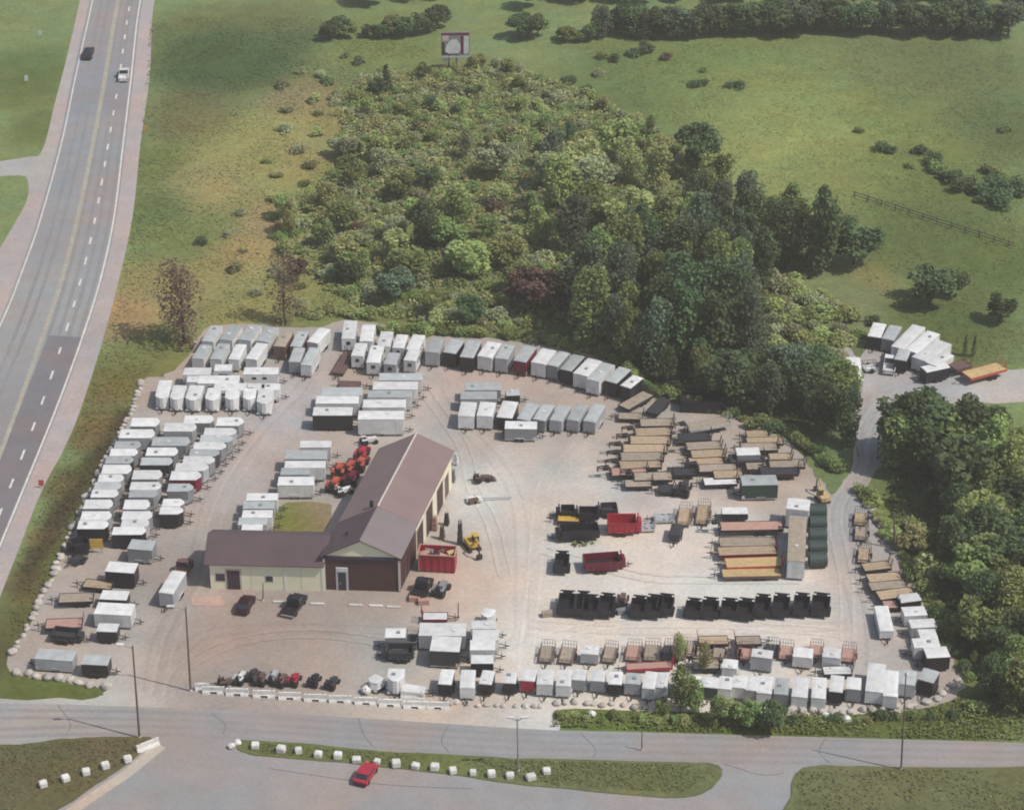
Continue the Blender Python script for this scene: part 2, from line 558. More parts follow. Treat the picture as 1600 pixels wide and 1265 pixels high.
# highway: gravel shoulders, carriageway, a newer patch, the lines
EDGE_LO = [(150, -140), (135, -50), (119, 27), (103, 95), (86, 160), (66, 235), (40, 246), (-60, 262), (-60, 280), (30, 274), (44, 288), (42, 312), (28, 340), (-20, 420), (-110, 560), (-300, 900)]
EDGE_RO = [(262, -140), (250, -50), (238, 27), (234, 120), (220, 220), (207, 340), (185, 440), (158, 540), (124, 645), (98, 705), (66, 765), (27, 863), (-60, 1090), (-130, 1300)]
LINE_L = [(172, -140), (155, -50), (139, 27), (118, 120), (97, 220), (64, 340), (36, 420), (4, 500), (-70, 650), (-210, 900)]
LINE_M = [(210, -140), (195, -50), (179.5, 27), (164, 120), (146, 220), (121, 340), (95, 440), (61, 540), (24, 645), (-20, 760), (-120, 1000)]
LINE_D = [(230, -140), (214, -50), (199.6, 27), (186.5, 120), (170, 220), (149, 340), (125.5, 440), (96, 540), (60, 645), (22, 745), (-70, 980)]
LINE_R = [(245, -140), (229, -50), (215, 27), (205, 120), (193, 220), (178, 340), (156, 440), (124, 540), (85, 645), (36, 765), (-40, 950), (-120, 1160)]
shoulder = world_poly(EDGE_LO, 4, False) + world_poly(EDGE_RO, 4, False)[::-1]
sheet('highway_shoulder', shoulder, 0.010, GRAVEL, [(40, 262, 40, (0.36, 0.335, 0.31), 3), (60, 720, 60, (0.40, 0.33, 0.31), 2)], (0.37, 0.325, 0.315), 4)
PAVE_L = [(x + 1, y) for x, y in LINE_L]
road = world_poly([(x - 5, y) for x, y in LINE_L], 4, False) + world_poly([(x + 4, y) for x, y in LINE_R], 4, False)[::-1]
sheet('highway', road, 0.014, ASPHALT, [(150, 120, 60, (0.235, 0.235, 0.26), 2), (60, 480, 60, (0.285, 0.29, 0.285), 2), (190, 150, 40, (0.23, 0.225, 0.245), 2), (130, 400, 40, (0.27, 0.26, 0.26), 2), (60, 640, 60, (0.25, 0.235, 0.24), 1)], (0.26, 0.255, 0.26), 3)
patch = world_poly([(76, 524), (127, 527), (103, 600), (66, 690), (24, 787), (-24, 905), (-110, 1090), (-170, 1090), (-60, 860), (-14, 745), (28, 645)], 1)
sheet('newer_asphalt_patch', patch, 0.021, ASPHALT, [], (0.185, 0.17, 0.178), 3)

LINE_W = soil('worn_white_line', (0.3, 1.0, 4.0), (0.10, 0.15, 0.2), 0.0)
LINE_Y = soil('worn_yellow_line', (0.3, 1.0, 4.0), (0.10, 0.15, 0.2), 0.0)


def stripe(name, pixels, width, z, mat, rgb, dash=None, side=0.0, rough=0.0):
    pts = [Vector((a[0], a[1])) for a in world_poly(pixels, 8, False)]
    # resample by length
    out, acc = [pts[0]], 0.0
    dense = []
    for a, b in zip(pts, pts[1:]):
        k = max(1, int((b - a).length / 0.5))
        dense += [a + (b - a) * (i / k) for i in range(k)]
    m = MB()
    runs, cur, s = [], [], 0.0
    for a, b in zip(dense, dense[1:]):
        on = dash is None or (s % (dash[0] + dash[1])) < dash[0]
        if on: cur.append(a)
        elif cur:
            runs.append(cur); cur = []
        s += (b - a).length
    if cur: runs.append(cur)
    for run in runs:
        if len(run) < 2: continue
        vs, fs = [], []
        for i, p in enumerate(run):
            d = (run[min(i + 1, len(run) - 1)] - run[max(i - 1, 0)]).normalized()
            nrm = Vector((-d.y, d.x)) * width / 2
            k1, k2 = 1 + rng.uniform(-rough, rough), 1 + rng.uniform(-rough, rough)
            o_ = nrm.normalized() * side
            vs += [(p.x + nrm.x * k1 + o_.x, p.y + nrm.y * k1 + o_.y, z), (p.x - nrm.x * k2 + o_.x, p.y - nrm.y * k2 + o_.y, z)]
            if i: fs.append((2 * i - 2, 2 * i - 1, 2 * i + 1, 2 * i))
        m.add(vs, fs)
    o = m.build(name, mat)
    if callable(rgb):
        A = np.array(m.v)
        set_col(o.data, rgb(A[:, 0], A[:, 1]))
    else:
        set_col(o.data, np.tile(np.array(rgb), (len(m.v), 1)))
    return tag(o, kind='structure')


stripe('edge_line', LINE_L, 0.28, 0.026, LINE_W, (0.55, 0.54, 0.50))
stripe('edge_line', LINE_R, 0.32, 0.026, LINE_W, (0.58, 0.56, 0.52))
stripe('lane_dashes', LINE_D, 0.34, 0.026, LINE_W, (0.60, 0.59, 0.56), (3.2, 5.2))
stripe('median_line', [(x - 2.2, y) for x, y in LINE_M], 0.18, 0.031, LINE_Y, (0.355, 0.33, 0.25))
stripe('median_line', [(x + 2.8, y) for x, y in LINE_M], 0.18, 0.031, LINE_Y, (0.355, 0.33, 0.25))
stripe('median_band', LINE_M, 0.62, 0.026, LINE_Y, (0.335, 0.32, 0.28))

for ln in ([((a[0] + b[0]) / 2, (a[1] + b[1]) / 2) for a, b in zip(LINE_L, LINE_M[:10])], [((a[0] + b[0]) / 2, (a[1] + b[1]) / 2) for a, b in zip(LINE_M, LINE_D)], [((a[0] + b[0]) / 2, (a[1] + b[1]) / 2) for a, b in zip(LINE_D, LINE_R)]):
    for sd_ in (-.85, .85):
        stripe('wheel_path', ln, .65, 0.017, ASPHALT, (0.235, 0.232, 0.235), None, sd_, .25)

# the road along the bottom and the paved lot below it
ROAD = [(-120, 1101), (27, 1098), (197, 1103), (420, 1112), (620, 1125), (800, 1137), (861, 1140), (1030, 1144), (1200, 1149), (1466, 1156), (1573, 1159), (1760, 1166), (1760, 1400), (-120, 1400)]
RB = [(500, 1140, 150, (0.285, 0.27, 0.265), 2), (120, 1130, 100, (0.31, 0.295, 0.275), 2), (300, 1210, 100, (0.265, 0.25, 0.245), 2), (1100, 1165, 200, (0.275, 0.265, 0.265), 2), (1180, 1215, 50, (0.29, 0.28, 0.275), 2), (500, 1235, 150, (0.28, 0.255, 0.245), 2)]
sheet('road', world_poly(ROAD, 1), 0.014, ASPHALT, RB, (0.28, 0.265, 0.26), 3)
IG = [(600, 1190, 120, (0.12, 0.135, 0.04), 2), (950, 1205, 120, (0.125, 0.14, 0.06), 2), (100, 1190, 90, (0.105, 0.095, 0.04), 2.5), (170, 1165, 40, (0.13, 0.10, 0.055), 2), (1400, 1225, 120, (0.12, 0.125, 0.055), 2), (1330, 1215, 40, (0.16, 0.145, 0.07), 1.5), (30, 1230, 40, (0.11, 0.10, 0.05), 2)]
IS1 = [(-150, 1175), (27, 1164), (85, 1156), (146, 1152), (217, 1151), (240, 1154), (245, 1160), (222, 1175), (190, 1200), (150, 1226), (95, 1262), (0, 1310), (-150, 1320)]
IS2 = [(372, 1158), (400, 1157), (500, 1164), (602, 1174), (700, 1179), (800, 1184), (960, 1188), (1090, 1192), (1122, 1196), (1128, 1211), (1104, 1236), (1060, 1246), (960, 1240), (880, 1232), (800, 1224), (700, 1210), (564, 1194), (480, 1187), (400, 1180), (374, 1172)]
IS3 = [(1236, 1245), (1238, 1218), (1254, 1200), (1300, 1196), (1408, 1198), (1573, 1199), (1760, 1202), (1760, 1330), (1236, 1330)]
for isl in (IS1, IS2, IS3):
    sheet('grass_island', world_poly(isl, 4, True, 0.06), 0.12, GRASS, IG, (0.12, 0.13, 0.05), 2.0, 0.13)
for k_, ln in enumerate(([(-40, 1115), (200, 1117), (420, 1126), (800, 1151), (1200, 1160), (1640, 1170)], [(-40, 1146), (200, 1140), (420, 1149), (800, 1174), (1200, 1184), (1640, 1192)])):
    for q_, sd_ in enumerate((-.8, .8)):
        stripe('wheel_path', ln, .7, 0.0185 + .0025 * (2 * k_ + q_), ASPHALT, (0.258, 0.246, 0.243), None, sd_, .25)
for ln in ([(330, 1114), (352, 1132), (345, 1150)], [(560, 1122), (570, 1150), (590, 1172)], [(905, 1143), (930, 1170), (925, 1186)], [(700, 1134), (690, 1158), (705, 1178)], [(1290, 1153), (1280, 1175), (1300, 1194)], [(90, 1101), (110, 1130), (100, 1152)], [(420, 1200), (600, 1225), (760, 1232)], [(1130, 1192), (1190, 1210), (1230, 1206)]):
    stripe('crack_seal', ln, .12, 0.031, ASPHALT, (0.17, 0.16, 0.16), None, 0, .5)
track_z = 0.010
for ln, f_ in (([(250, 1088), (275, 1030), (350, 985), (600, 985), (790, 1010), (815, 930), (800, 760), (700, 640), (680, 600)], .93), ([(235, 1080), (250, 1000), (300, 900), (330, 780), (400, 680), (460, 620), (480, 590)], .92), ([(245, 1085), (268, 990), (318, 880), (352, 770), (418, 670)], 1.07),
               ([(820, 1050), (835, 900), (850, 760), (900, 700), (940, 640)], 1.06), ([(1345, 1040), (1340, 950), (1312, 860), (1316, 780), (1352, 720), (1358, 660), (1370, 610)], .92), ([(1325, 1000), (1322, 900), (1305, 800), (1342, 735), (1350, 670), (1400, 600)], 1.08),
               ([(830, 975), (1000, 985), (1200, 982), (1340, 975)], .95), ([(840, 1000), (960, 975), (1150, 975), (1330, 990)], 1.05), ([(790, 900), (770, 820), (740, 760), (720, 690), (640, 580)], 1.06), ([(640, 1010), (500, 990), (380, 1000), (290, 1040), (262, 1085)], 1.06), ([(850, 860), (1000, 900), (1100, 905), (1260, 905)], .96)):
    for sd_ in (-.9, .9):
        track_z += 0.0025
        stripe('tyre_track', ln, .5, track_z, GRAVEL, (lambda X, Y, f_=f_: blend(VB, X, Y, V0) * f_), None, sd_, .4)
stripe('gravel_apron', [(252, 1164), (225, 1186), (192, 1212), (150, 1240), (100, 1275)], 1.6, 0.020, GRAVEL, (0.42, 0.37, 0.31))
sheet('courtyard_grass', world_poly([(436, 792), (470, 784), (512, 786), (520, 800), (505, 832), (470, 846), (425, 846)], 4, True, 0.15), 0.012, GRASS, [(500, 800, 30, (0.25, 0.19, 0.12), 2), (460, 815, 30, (0.14, 0.16, 0.035), 2)], (0.17, 0.165, 0.06), 1.5)
sheet('office_step', world_poly([(298, 934), (345, 931), (352, 946), (300, 946)], 1), 0.06, GRAVEL, [], (0.44, 0.30, 0.24), 1.5, 0.05)

# ------------------------------------------------------------------ thin summer haze, one closed box round everything
hz = MB().box(-3300, 3300, -3300, 3300, -1.5, 230).build('haze', None)
tag(hz, kind='stuff')
hm = bpy.data.materials.new('haze_air')
hm.use_nodes = True
for n in list(hm.node_tree.nodes): hm.node_tree.nodes.remove(n)
ho = hm.node_tree.nodes.new('ShaderNodeOutputMaterial')
hv = hm.node_tree.nodes.new('ShaderNodeVolumePrincipled')
hv.inputs['Color'].default_value = (1.0, 0.93, 0.82, 1)
hv.inputs['Density'].default_value = 0.00022
hv.inputs['Anisotropy'].default_value = 0.0
hm.node_tree.links.new(hv.outputs[0], ho.inputs['Volume'])
hz.data.materials.append(hm)

# ------------------------------------------------------------------ the shop building
ROOF_N = paint('rust_brown_roof', (0.225, 0.160, 0.153), 0.6, 0.02, 0.25, dirt=0.15)
ROOF_O = paint('faded_brown_roof', (0.200, 0.168, 0.168), 0.6, 0.02, 0.25, dirt=0.15)
ROOF_D = paint('dark_plum_roof', (0.105, 0.072, 0.078), 0.65, 0.02, 0.3, dirt=0.2)
WALL_C = paint('cream_siding', (0.80, 0.765, 0.56), 0.7, 0.02, 0.5, dirt=0.1)
WALL_B = paint('dark_brown_siding', (0.075, 0.035, 0.036), 0.65, 0.02, 0.5, dirt=0.25)
TRIM = paint('pale_trim', (0.55, 0.50, 0.44), 0.6)

bld = empty('shop_building', P(565, 933))
tag(bld, 'long brown roofed workshop with a dark garage front and cream office wing', 'building')


def bpart(m, name, mat, parent=None, label=None):
    """link a part given in world coordinates under the building"""
    base = Vector(bld.location)
    m.v = [tuple(Vector(p) - base) for p in m.v]
    o = m.build(name, mat, parent or bld)
    if label: o['label'] = label
    return o


HE, RISE = 5.9, 2.9
eFL, eFR, eBR = P(499, 869, HE), P(627, 873, HE), P(711, 704, HE)
ax = (eBR - eFR)
eBL = eFL + ax
rF, rB = (eFL + eFR) / 2 + Vector((0, 0, RISE)), (eBL + eBR) / 2 + Vector((0, 0, RISE))
T0 = 0.30                      # where the newer roof begins along the ridge
rM, eML, eMR = rF + ax * T0, eFL + ax * T0, eFR + ax * T0
UP = Vector((0, 0, 1))
bpart(MB().slab([eFR, eMR, rM, rF], 0.18), 'roof', ROOF_O, label='faded grey brown front roof slope')
bpart(MB().slab([eFL, rF, rM, eML], 0.18), 'roof', ROOF_D, label='dark plum front roof slope')
bpart(MB().slab([eMR + UP * .03, eBR + UP * .03, rB + UP * .03, rM + UP * .03], 0.2), 'roof', ROOF_N, label='rust brown rear roof slope facing the yard')
bpart(MB().slab([eML + UP * .03, rM + UP * .03, rB + UP * .03, eBL + UP * .03], 0.2), 'roof', ROOF_N)
m = MB(); m.tube(rM + UP * .06, rB + UP * .06, 0.16, n=6); bpart(m, 'ridge_cap', TRIM)
m = MB(); m.tube(rF + UP * .02, rM + UP * .02, 0.10, n=6); bpart(m, 'ridge_cap', ROOF_O)
# walls sit 0.45 m inside the eaves
wdir = (eFR - eFL).normalized()
adir = ax.normalized()
ins = 0.45


def g(p, z): return Vector((p.x, p.y, z))


cFL, cFR = eFL + wdir * ins + adir * ins, eFR - wdir * ins + adir * ins
cBL, cBR = eBL + wdir * ins - adir * ins, eBR - wdir * ins - adir * ins


def wall(a, b, z0, z1, th, out):
    """a straight wall from a to b, thickness th on the inner side"""
    n = Vector((b.y - a.y, a.x - b.x, 0)).normalized() * (1 if out else -1)
    m = MB()
    q = [g(a, z0), g(b, z0), g(b, z1), g(a, z1)]
    m.add(q + [p - n * th for p in q], [(0, 1, 2, 3), (7, 6, 5, 4), (0, 4, 5, 1), (1, 5, 6, 2), (2, 6, 7, 3), (3, 7, 4, 0)])
    return m


ZW = HE - 0.10
bpart(wall(cFL, cFR, 0, ZW, 0.25, True), 'front_wall', WALL_B)
bpart(wall(cFR + adir * .26, cFR + adir * 9, 0, ZW, 0.25, True), 'side_wall', WALL_B, label='dark brown side wall')
bpart(wall(cFR + adir * 9.01, cBR - adir * .26, 0, ZW, 0.25, True), 'side_wall', WALL_C, label='cream side wall facing the yard')
bpart(wall(cFL + adir * .26, cBL - adir * .26, 0, ZW, 0.25, False), 'side_wall', WALL_C)
bpart(wall(cBL, cBR, 0, ZW, 0.25, False), 'rear_wall', WALL_C)
# gable panels
for A, B, Rr, sgn, nm in ((cFL, cFR, rF, 1, 'gable'), (cBL, cBR, rB, -1, 'gable')):
    a, b = g(A, ZW + .005), g(B, ZW + .005)
    top = g((A + B) / 2, HE + RISE - 0.42)
    off = adir * (0.25 * sgn)
    m = MB()
    m.add([a, b, top, a + off, b + off, top + off], [(0, 1, 2), (5, 4, 3), (0, 3, 4, 1), (1, 4, 5, 2), (2, 5, 3, 0)])
    bpart(m, nm, WALL_C)
# fascia under the gable and corner posts
bpart(wall(eFL + adir * .2, eFR + adir * .2, HE - .45, HE - .16, 0.2, True), 'fascia', paint('navy_fascia', (0.05, 0.035, 0.08), 0.6))
for c in (cFL, cFR):
    m = MB(); m.box(c.x - .16, c.x + .16, c.y - .16, c.y + .10, 0, HE - .47); bpart(m, 'corner_post', TRIM)


def on_wall(a, b, t, width, z0, z1, proud, name, mat, out=True, parent=None):
    d = (b - a).normalized()
    c = a + (b - a) * t
    n = Vector((d.y, -d.x, 0)) * (1 if out else -1)
    p0, p1 = c - d * width / 2 + n * proud, c + d * width / 2 + n * proud
    return bpart(wall(p0, p1, z0, z1, proud + 0.05, out), name, mat, parent)


# front door with its porch lamp
df = on_wall(cFL, cFR, 0.235, 1.75, 0.0, 3.9, 0.05, 'door_frame', C['s'])
on_wall(cFL, cFR, 0.235, 1.15, 0.02, 3.0, 0.09, 'door', GLASS, parent=None)
on_wall(cFL, cFR, 0.235, 1.6, 3.25, 3.85, 0.16, 'porch_lamp', C['w'])
m = on_wall(cFL, cFR, 0.21, 0.12, 1.1, 1.3, 0.14, 'handle', C['s'])
sA, sB = cFR + adir * 9.01, cBR - adir * .26
for t, w_, h_ in ((0.10, 3.2, 4.3), (0.36, 3.4, 4.4), (0.66, 3.2, 4.2), (0.86, 2.0, 3.6)):
    fr = on_wall(sA, sB, t, w_ + .5, 0.0, h_ + .25, 0.04, 'door_frame', TRIM)
    on_wall(sA, sB, t, w_, 0.02, h_, 0.08, 'bay_door', WALL_B if t < 0.8 else C['b'])
for t in (0.23, 0.50, 0.77):
    on_wall(sA, sB, t, 0.22, 0.0, ZW - .3, 0.03, 'downpipe', C['w'])
for t in (0.2, 0.45, 0.7):
    on_wall(cFR + adir * .26, cFR + adir * 9, t, 0.10, 0.3, ZW - .5, 0.03, 'batten', FRAME)
v = rM + Vector((-0.9, 0.6, -0.35)); m = MB(); m.tube(v, v + UP * .9, .28, n=8); bpart(m, 'roof_vent', C['k'])
v = (rF + eFL) / 2 + ax * .12; m = MB(); m.tube(v + UP * -.1, v + UP * .6, .22, n=8); bpart(m, 'roof_vent', C['K'])
# office wing
OE = 4.4
oL, oR = P(326, 882, OE), P(502, 886, OE)
od = (oR - oL).normalized()
on = Vector((-od.y, od.x, 0))
OD, ORISE = 9.2, 2.35
o_ridge0, o_ridge1 = oL + on * OD / 2 + UP * ORISE, oR + on * OD / 2 + UP * ORISE
far0, far1 = oL + on * OD, oR + on * OD
lo = od * -0.7
hi = od * 1.6
bpart(MB().slab([oL + lo, oR + hi * .2, o_ridge1 + hi * .6, o_ridge0 + lo], 0.16), 'office_roof', ROOF_D)
bpart(MB().slab([o_ridge0 + lo, o_ridge1 + hi * .6, far1 + hi * .2, far0 + lo], 0.16), 'office_roof', ROOF_D)
w0, w1 = oL + on * .5, oR + on * .5 + od * .25
bpart(wall(w0, w1, 0, OE - .12, 0.25, True), 'office_wall', WALL_C)
bpart(wall(far0 - on * .5, w0 + on * .26, 0, OE - .12, 0.25, True), 'office_wall', WALL_C)
bpart(wall(far0 - on * .5, far1 - on * .5, 0, OE - .12, 0.25, False), 'office_wall', WALL_C)
a, b, tp = g(w0, OE - .11), g(far0 - on * .5, OE - .11), g((w0 + far0 - on * .5) / 2, OE + ORISE - .5)
m = MB(); m.add([a, b, tp, a + od * .2, b + od * .2, tp + od * .2], [(1, 0, 2), (3, 4, 5), (0, 1, 4, 3), (1, 2, 5, 4), (2, 0, 3, 5)]); bpart(m, 'gable', WALL_C)
for t, ww, z0, z1 in ((0.09, 1.3, 1.4, 2.6), (0.52, 1.0, 1.5, 2.4)):
    wf = on_wall(w0, w1, t, ww + .24, z0 - .12, z1 + .12, 0.04, 'window_frame', C['w'])
    on_wall(w0, w1, t, ww, z0, z1, 0.07, 'pane', GLASS)
on_wall(w0, w1, 0.205, 2.3, 0.0, 3.5, 0.05, 'door_frame', TRIM)
on_wall(w0, w1, 0.205, 1.8, 0.02, 3.2, 0.10, 'door', paint('plum_door', (0.06, 0.03, 0.05), 0.4))
on_wall(w0, w1, 0.655, 0.22, 0.0, OE - .3, 0.05, 'downpipe', C['w'])
on_wall(w0, w1, 0.985, 0.3, 0.0, OE - .3, 0.05, 'corner_trim', C['w'])
for t in (0.36, 0.80):
    on_wall(w0, w1, t, 0.06, 0.1, OE - .3, 0.02, 'panel_joint', TRIM)
on_wall(w0, w1, 0.5, (w1 - w0).length - .2, OE - .38, OE - .2, 0.08, 'gutter', TRIM)

# ------------------------------------------------------------------ trailers
ORD = ['', 'first', 'second', 'third', 'fourth', 'fifth', 'sixth', 'seventh', 'eighth', 'ninth', 'tenth', 'eleventh', 'twelfth', 'thirteenth', 'fourteenth', 'fifteenth']


def wheels(root, xs, W, r=0.36, out=0.0):
    for x in xs:
        for s in (-1, 1):
            y = s * (W / 2 + out - 0.11)
            def fill(m, r=r):
                m.cyl_y(0, 0, r, -.11, .11, 12)
                m.cyl_y(0, 0, r * .55, -.125, .125, 8)
            w = cached((round(r, 2),), 'wheel', RUB, root, fill)
            w.location = (x, y, r)


def fenders(root, xs, W, r, mat, out=0.0):
    x0, x1 = min(xs) - r * 1.25, max(xs) + r * 1.25
    for s in (-1, 1):
        def fill(m):
            prof = [(x0, r * .9), (x0 + r * .45, r * 2.15), (x1 - r * .45, r * 2.15), (x1, r * .9)]
            for (xa, za), (xb, zb) in zip(prof, prof[1:]):
                m.add([(xa, -.15, za), (xb, -.15, zb), (xb, .15, zb), (xa, .15, za), (xa, -.15, za - .05), (xb, -.15, zb - .05), (xb, .15, zb - .05), (xa, .15, za - .05)],
                      [(0, 1, 2, 3), (7, 6, 5, 4), (0, 4, 5, 1), (1, 5, 6, 2), (2, 6, 7, 3), (3, 7, 4, 0)])
        f = cached((round(x0, 1), round(x1, 1), round(r, 2)), 'fender', mat, root, fill)
        f.location = (0, s * (W / 2 + out - .13), 0)


def tongue(root, x, dirn, W, length=1.3, z=0.5):
    def fill(m):
        for s in (-1, 1):
            m.tube((x - dirn * .6, s * W * .33, z), (x + dirn * length, 0.0, z), .06, n=6)
        m.tube((x + dirn * (length - .05), 0, z), (x + dirn * (length + .22), 0, z + .04), .07, n=6)
        m.tube((x + dirn * length * .72, 0, 0.03), (x + dirn * length * .72, 0, z + .65), .05, n=6)
    cached((round(x, 1), dirn, round(W, 1), round(length, 1), round(z, 2)), 'tongue', FRAME, root, fill)


def box_trailer(root, L, W, H, col, tdir=1, nose=0.0, axles=2, window=False, front=None):
    body, roof = C[col[0]], C[col[1] if len(col) > 1 else col[0]]
    z0 = 0.42
    hx, hy = L / 2, W / 2
    n = min(nose, L * .3)
    if tdir > 0: pl = [(-hx, -hy), (hx - n, -hy), (hx, -hy * (.25 if n else 1)), (hx, hy * (.25 if n else 1)), (hx - n, hy), (-hx, hy)] if n else [(-hx, -hy), (hx, -hy), (hx, hy), (-hx, hy)]
    else: pl = [(-hx, hy * (.25 if n else 1)), (-hx, -hy * (.25 if n else 1)), (-hx + n, -hy), (hx, -hy), (hx, hy), (-hx + n, hy)] if n else [(-hx, -hy), (hx, -hy), (hx, hy), (-hx, hy)]
    key = (round(L, 1), round(W, 1), round(H, 1), tdir, round(n, 1))
    cached(key, 'body', body, root, lambda m: m.prism_z(pl, z0, H - .05))

    def rf(m):
        # cambered sheet with a lip
        e = .025
        pts = [(x + (e if x > 0 else -e), y + (e if y > 0 else -e)) for x, y in pl]
        k = len(pts)
        vs = [(x, y, H - .12) for x, y in pts] + [(x, y, H - .03) for x, y in pts]
        inn = [(x * .985, y * .55, H + .03) for x, y in pts]
        vs += inn
        fs = [tuple(range(k - 1, -1, -1)), tuple(range(2 * k, 3 * k))]
        for i in range(k):
            j = (i + 1) % k
            fs += [(i, j, j + k, i + k), (i + k, j + k, j + 2 * k, i + 2 * k)]
        m.add(vs, fs)
    cached(key, 'roof', roof, root, rf)
    if rng.random() < .45:
        vx, vy = rng.uniform(-.3, .3) * L, rng.uniform(-.15, .15) * W
        o_ = cached((0,), 'roof_vent', C['w'] if rng.random() < .5 else C['h'], root, lambda m: m.box(-.24, .24, -.24, .24, 0, .16))
        o_.location = (vx, vy, H + .01)
    # rear door with its frame and hinges
    rx = -hx if tdir > 0 else hx
    s = -1 if tdir > 0 else 1

    def rd(m):
        a, b = sorted((rx + s * .005, rx + s * .035))
        m.box(a, b, -hy + .10, -.012, z0 + .06, H - .2)
        m.box(a, b, .012, hy - .10, z0 + .06, H - .2)
        a, b = sorted((rx + s * .03, rx + s * .06))
        for y in (-.25, .25):
            m.box(a, b, y - .03, y + .03, z0 + .1, H - .3)
    cached(key, 'rear_door', front or body, root, rd)

    def sd(m):
        x = (hx - n - .9) if tdir > 0 else (-hx + n + .9)
        m.box(x - .4, x + .4, -hy - .03, -hy - .002, z0 + .08, H - .35)
    cached(key, 'side_door', body, root, sd)
    r = .34
    cx = -s * L * -.04
    xs = [cx - .42, cx + .42] if axles == 2 else [cx]
    wheels(root, xs, W, r, -.02 if W > 2.3 else .16)
    fenders(root, xs, W, r, FRAME if col[0] in 'kKm' else C['s'], .16 if W <= 2.3 else .05)

    def gd(m):
        x = (hx - n) if tdir > 0 else (-hx + n)
        m.box(*sorted((x - tdir * .02, x - tdir * .9)), -hy - .012, hy + .012, z0 + .02, z0 + .55)
        m.box(-hx + .05, hx - n - .05 if tdir > 0 else hx - .05, -hy - .008, hy + .008, z0 - .06, z0 + .05)
    cached(key, 'lower_trim', C['s'] if col[0] not in 'k' else FRAME, root, gd)
    tongue(root, (hx if tdir > 0 else -hx), tdir, W, 1.25)
    if window:
        def wi(m):
            x = -s * hx
            q = -s
            a, b = sorted((x + q * .004, x + q * .04))
            m.box(a, b, -hy * .30, hy * .30, H - 1.15, H - .55)
        cached(key, 'window', GLASS, root, wi)
        for k in (-.25, .05):
            cached(key + (k,), 'window', GLASS, root, lambda m: m.box(L * k, L * k + .7, -hy - .035, -hy - .001, H - 1.0, H - .6))


def flat_trailer(root, L, W, H, col, tdir=1, goose=False, cargo=None):
    deck, fr = C[col[0]], (C[col[1]] if len(col) > 1 else FRAME)
    key = (round(L, 1), round(W, 1), round(H, 2), tdir, goose)
    hx, hy = L / 2, W / 2
    s = -1 if tdir > 0 else 1
    nb = max(3, int(W / .62))
    # deck boards: separate planks with gaps, one part (each about three pixels wide in the photograph)
    def dk(m):
        for i in range(nb):
            y0 = -hy + .04 + (W - .08) * i / nb
            m.box(-hx + .05, hx - .05, y0, y0 + (W - .08) / nb - .03, H - .06, H + .004 * (i % 2))
    cached(key, 'deck', deck, root, dk)

    def rails(m):
        for q in (-1, 1):
            m.box(-hx, hx, *sorted((q * hy, q * (hy + .07))), H - .42, H + .02)
        m.box(-hx - .06, -hx, -hy, hy, H - .30, H + .02)
        m.box(hx, hx + .06, -hy, hy, H - .30, H + .02)
        for q in (-1, 1):
            m.box(-hx + .1, hx - .1, *sorted((q * .42, q * .52)), H - .42, H - .07)
        k = int(L / 1.2)
        for i in range(k + 1):
            x = -hx + .2 + (L - .4) * i / k
            for q in (-1, 1):
                m.box(x - .04, x + .04, *sorted((q * (hy + .07), q * (hy + .12))), H - .22, H - .08)
    cached(key, 'frame', fr, root, rails)
    r = .38
    cx = s * L * .14
    xs = [cx - .45, cx + .45]
    wheels(root, xs, W, r, -.02)
    if goose:
        def gn(m):
            x = hx if tdir > 0 else -hx
            for q in (-.4, .4):
                m.tube((x - tdir * .2, q, H - .2), (x + tdir * .5, q, H + 1.0), .10, n=6)
                m.tube((x + tdir * .45, q, H + .95), (x + tdir * 2.2, q * .5, H + .85), .10, n=6)
            m.tube((x + tdir * 2.1, 0, H + .9), (x + tdir * 2.1, 0, H + .1), .09, n=6)
            m.box(*sorted((x + tdir * .5, x + tdir * 1.3)), -.35, .35, H + .55, H + .9)
            for q in (-.7, .7):
                m.tube((x + tdir * .2, q, 0.02), (x + tdir * .2, q, H + .3), .07, n=6)
        cached(key, 'gooseneck', FRAME, root, gn)
    else:
        tongue(root, (hx if tdir > 0 else -hx), tdir, W, 1.5, H - .2)

    def rp(m, q):
        if 1:
            for i in range(2):
                y = q * hy * .55 - .22 + i * .44
                m.tube((s * (hx + .02), y, H - .05), (s * (hx + .25), y, H + 1.25), .045, n=5)
            for i in range(4):
                t = .15 + i * .25
                m.tube((s * (hx + .02 + .23 * t), q * hy * .55 - .22, H - .05 + 1.3 * t), (s * (hx + .02 + .23 * t), q * hy * .55 + .22, H - .05 + 1.3 * t), .035, n=4)
    for q in (-1, 1):
        cached(key + (q,), 'ramp', fr, root, lambda m: rp(m, q))


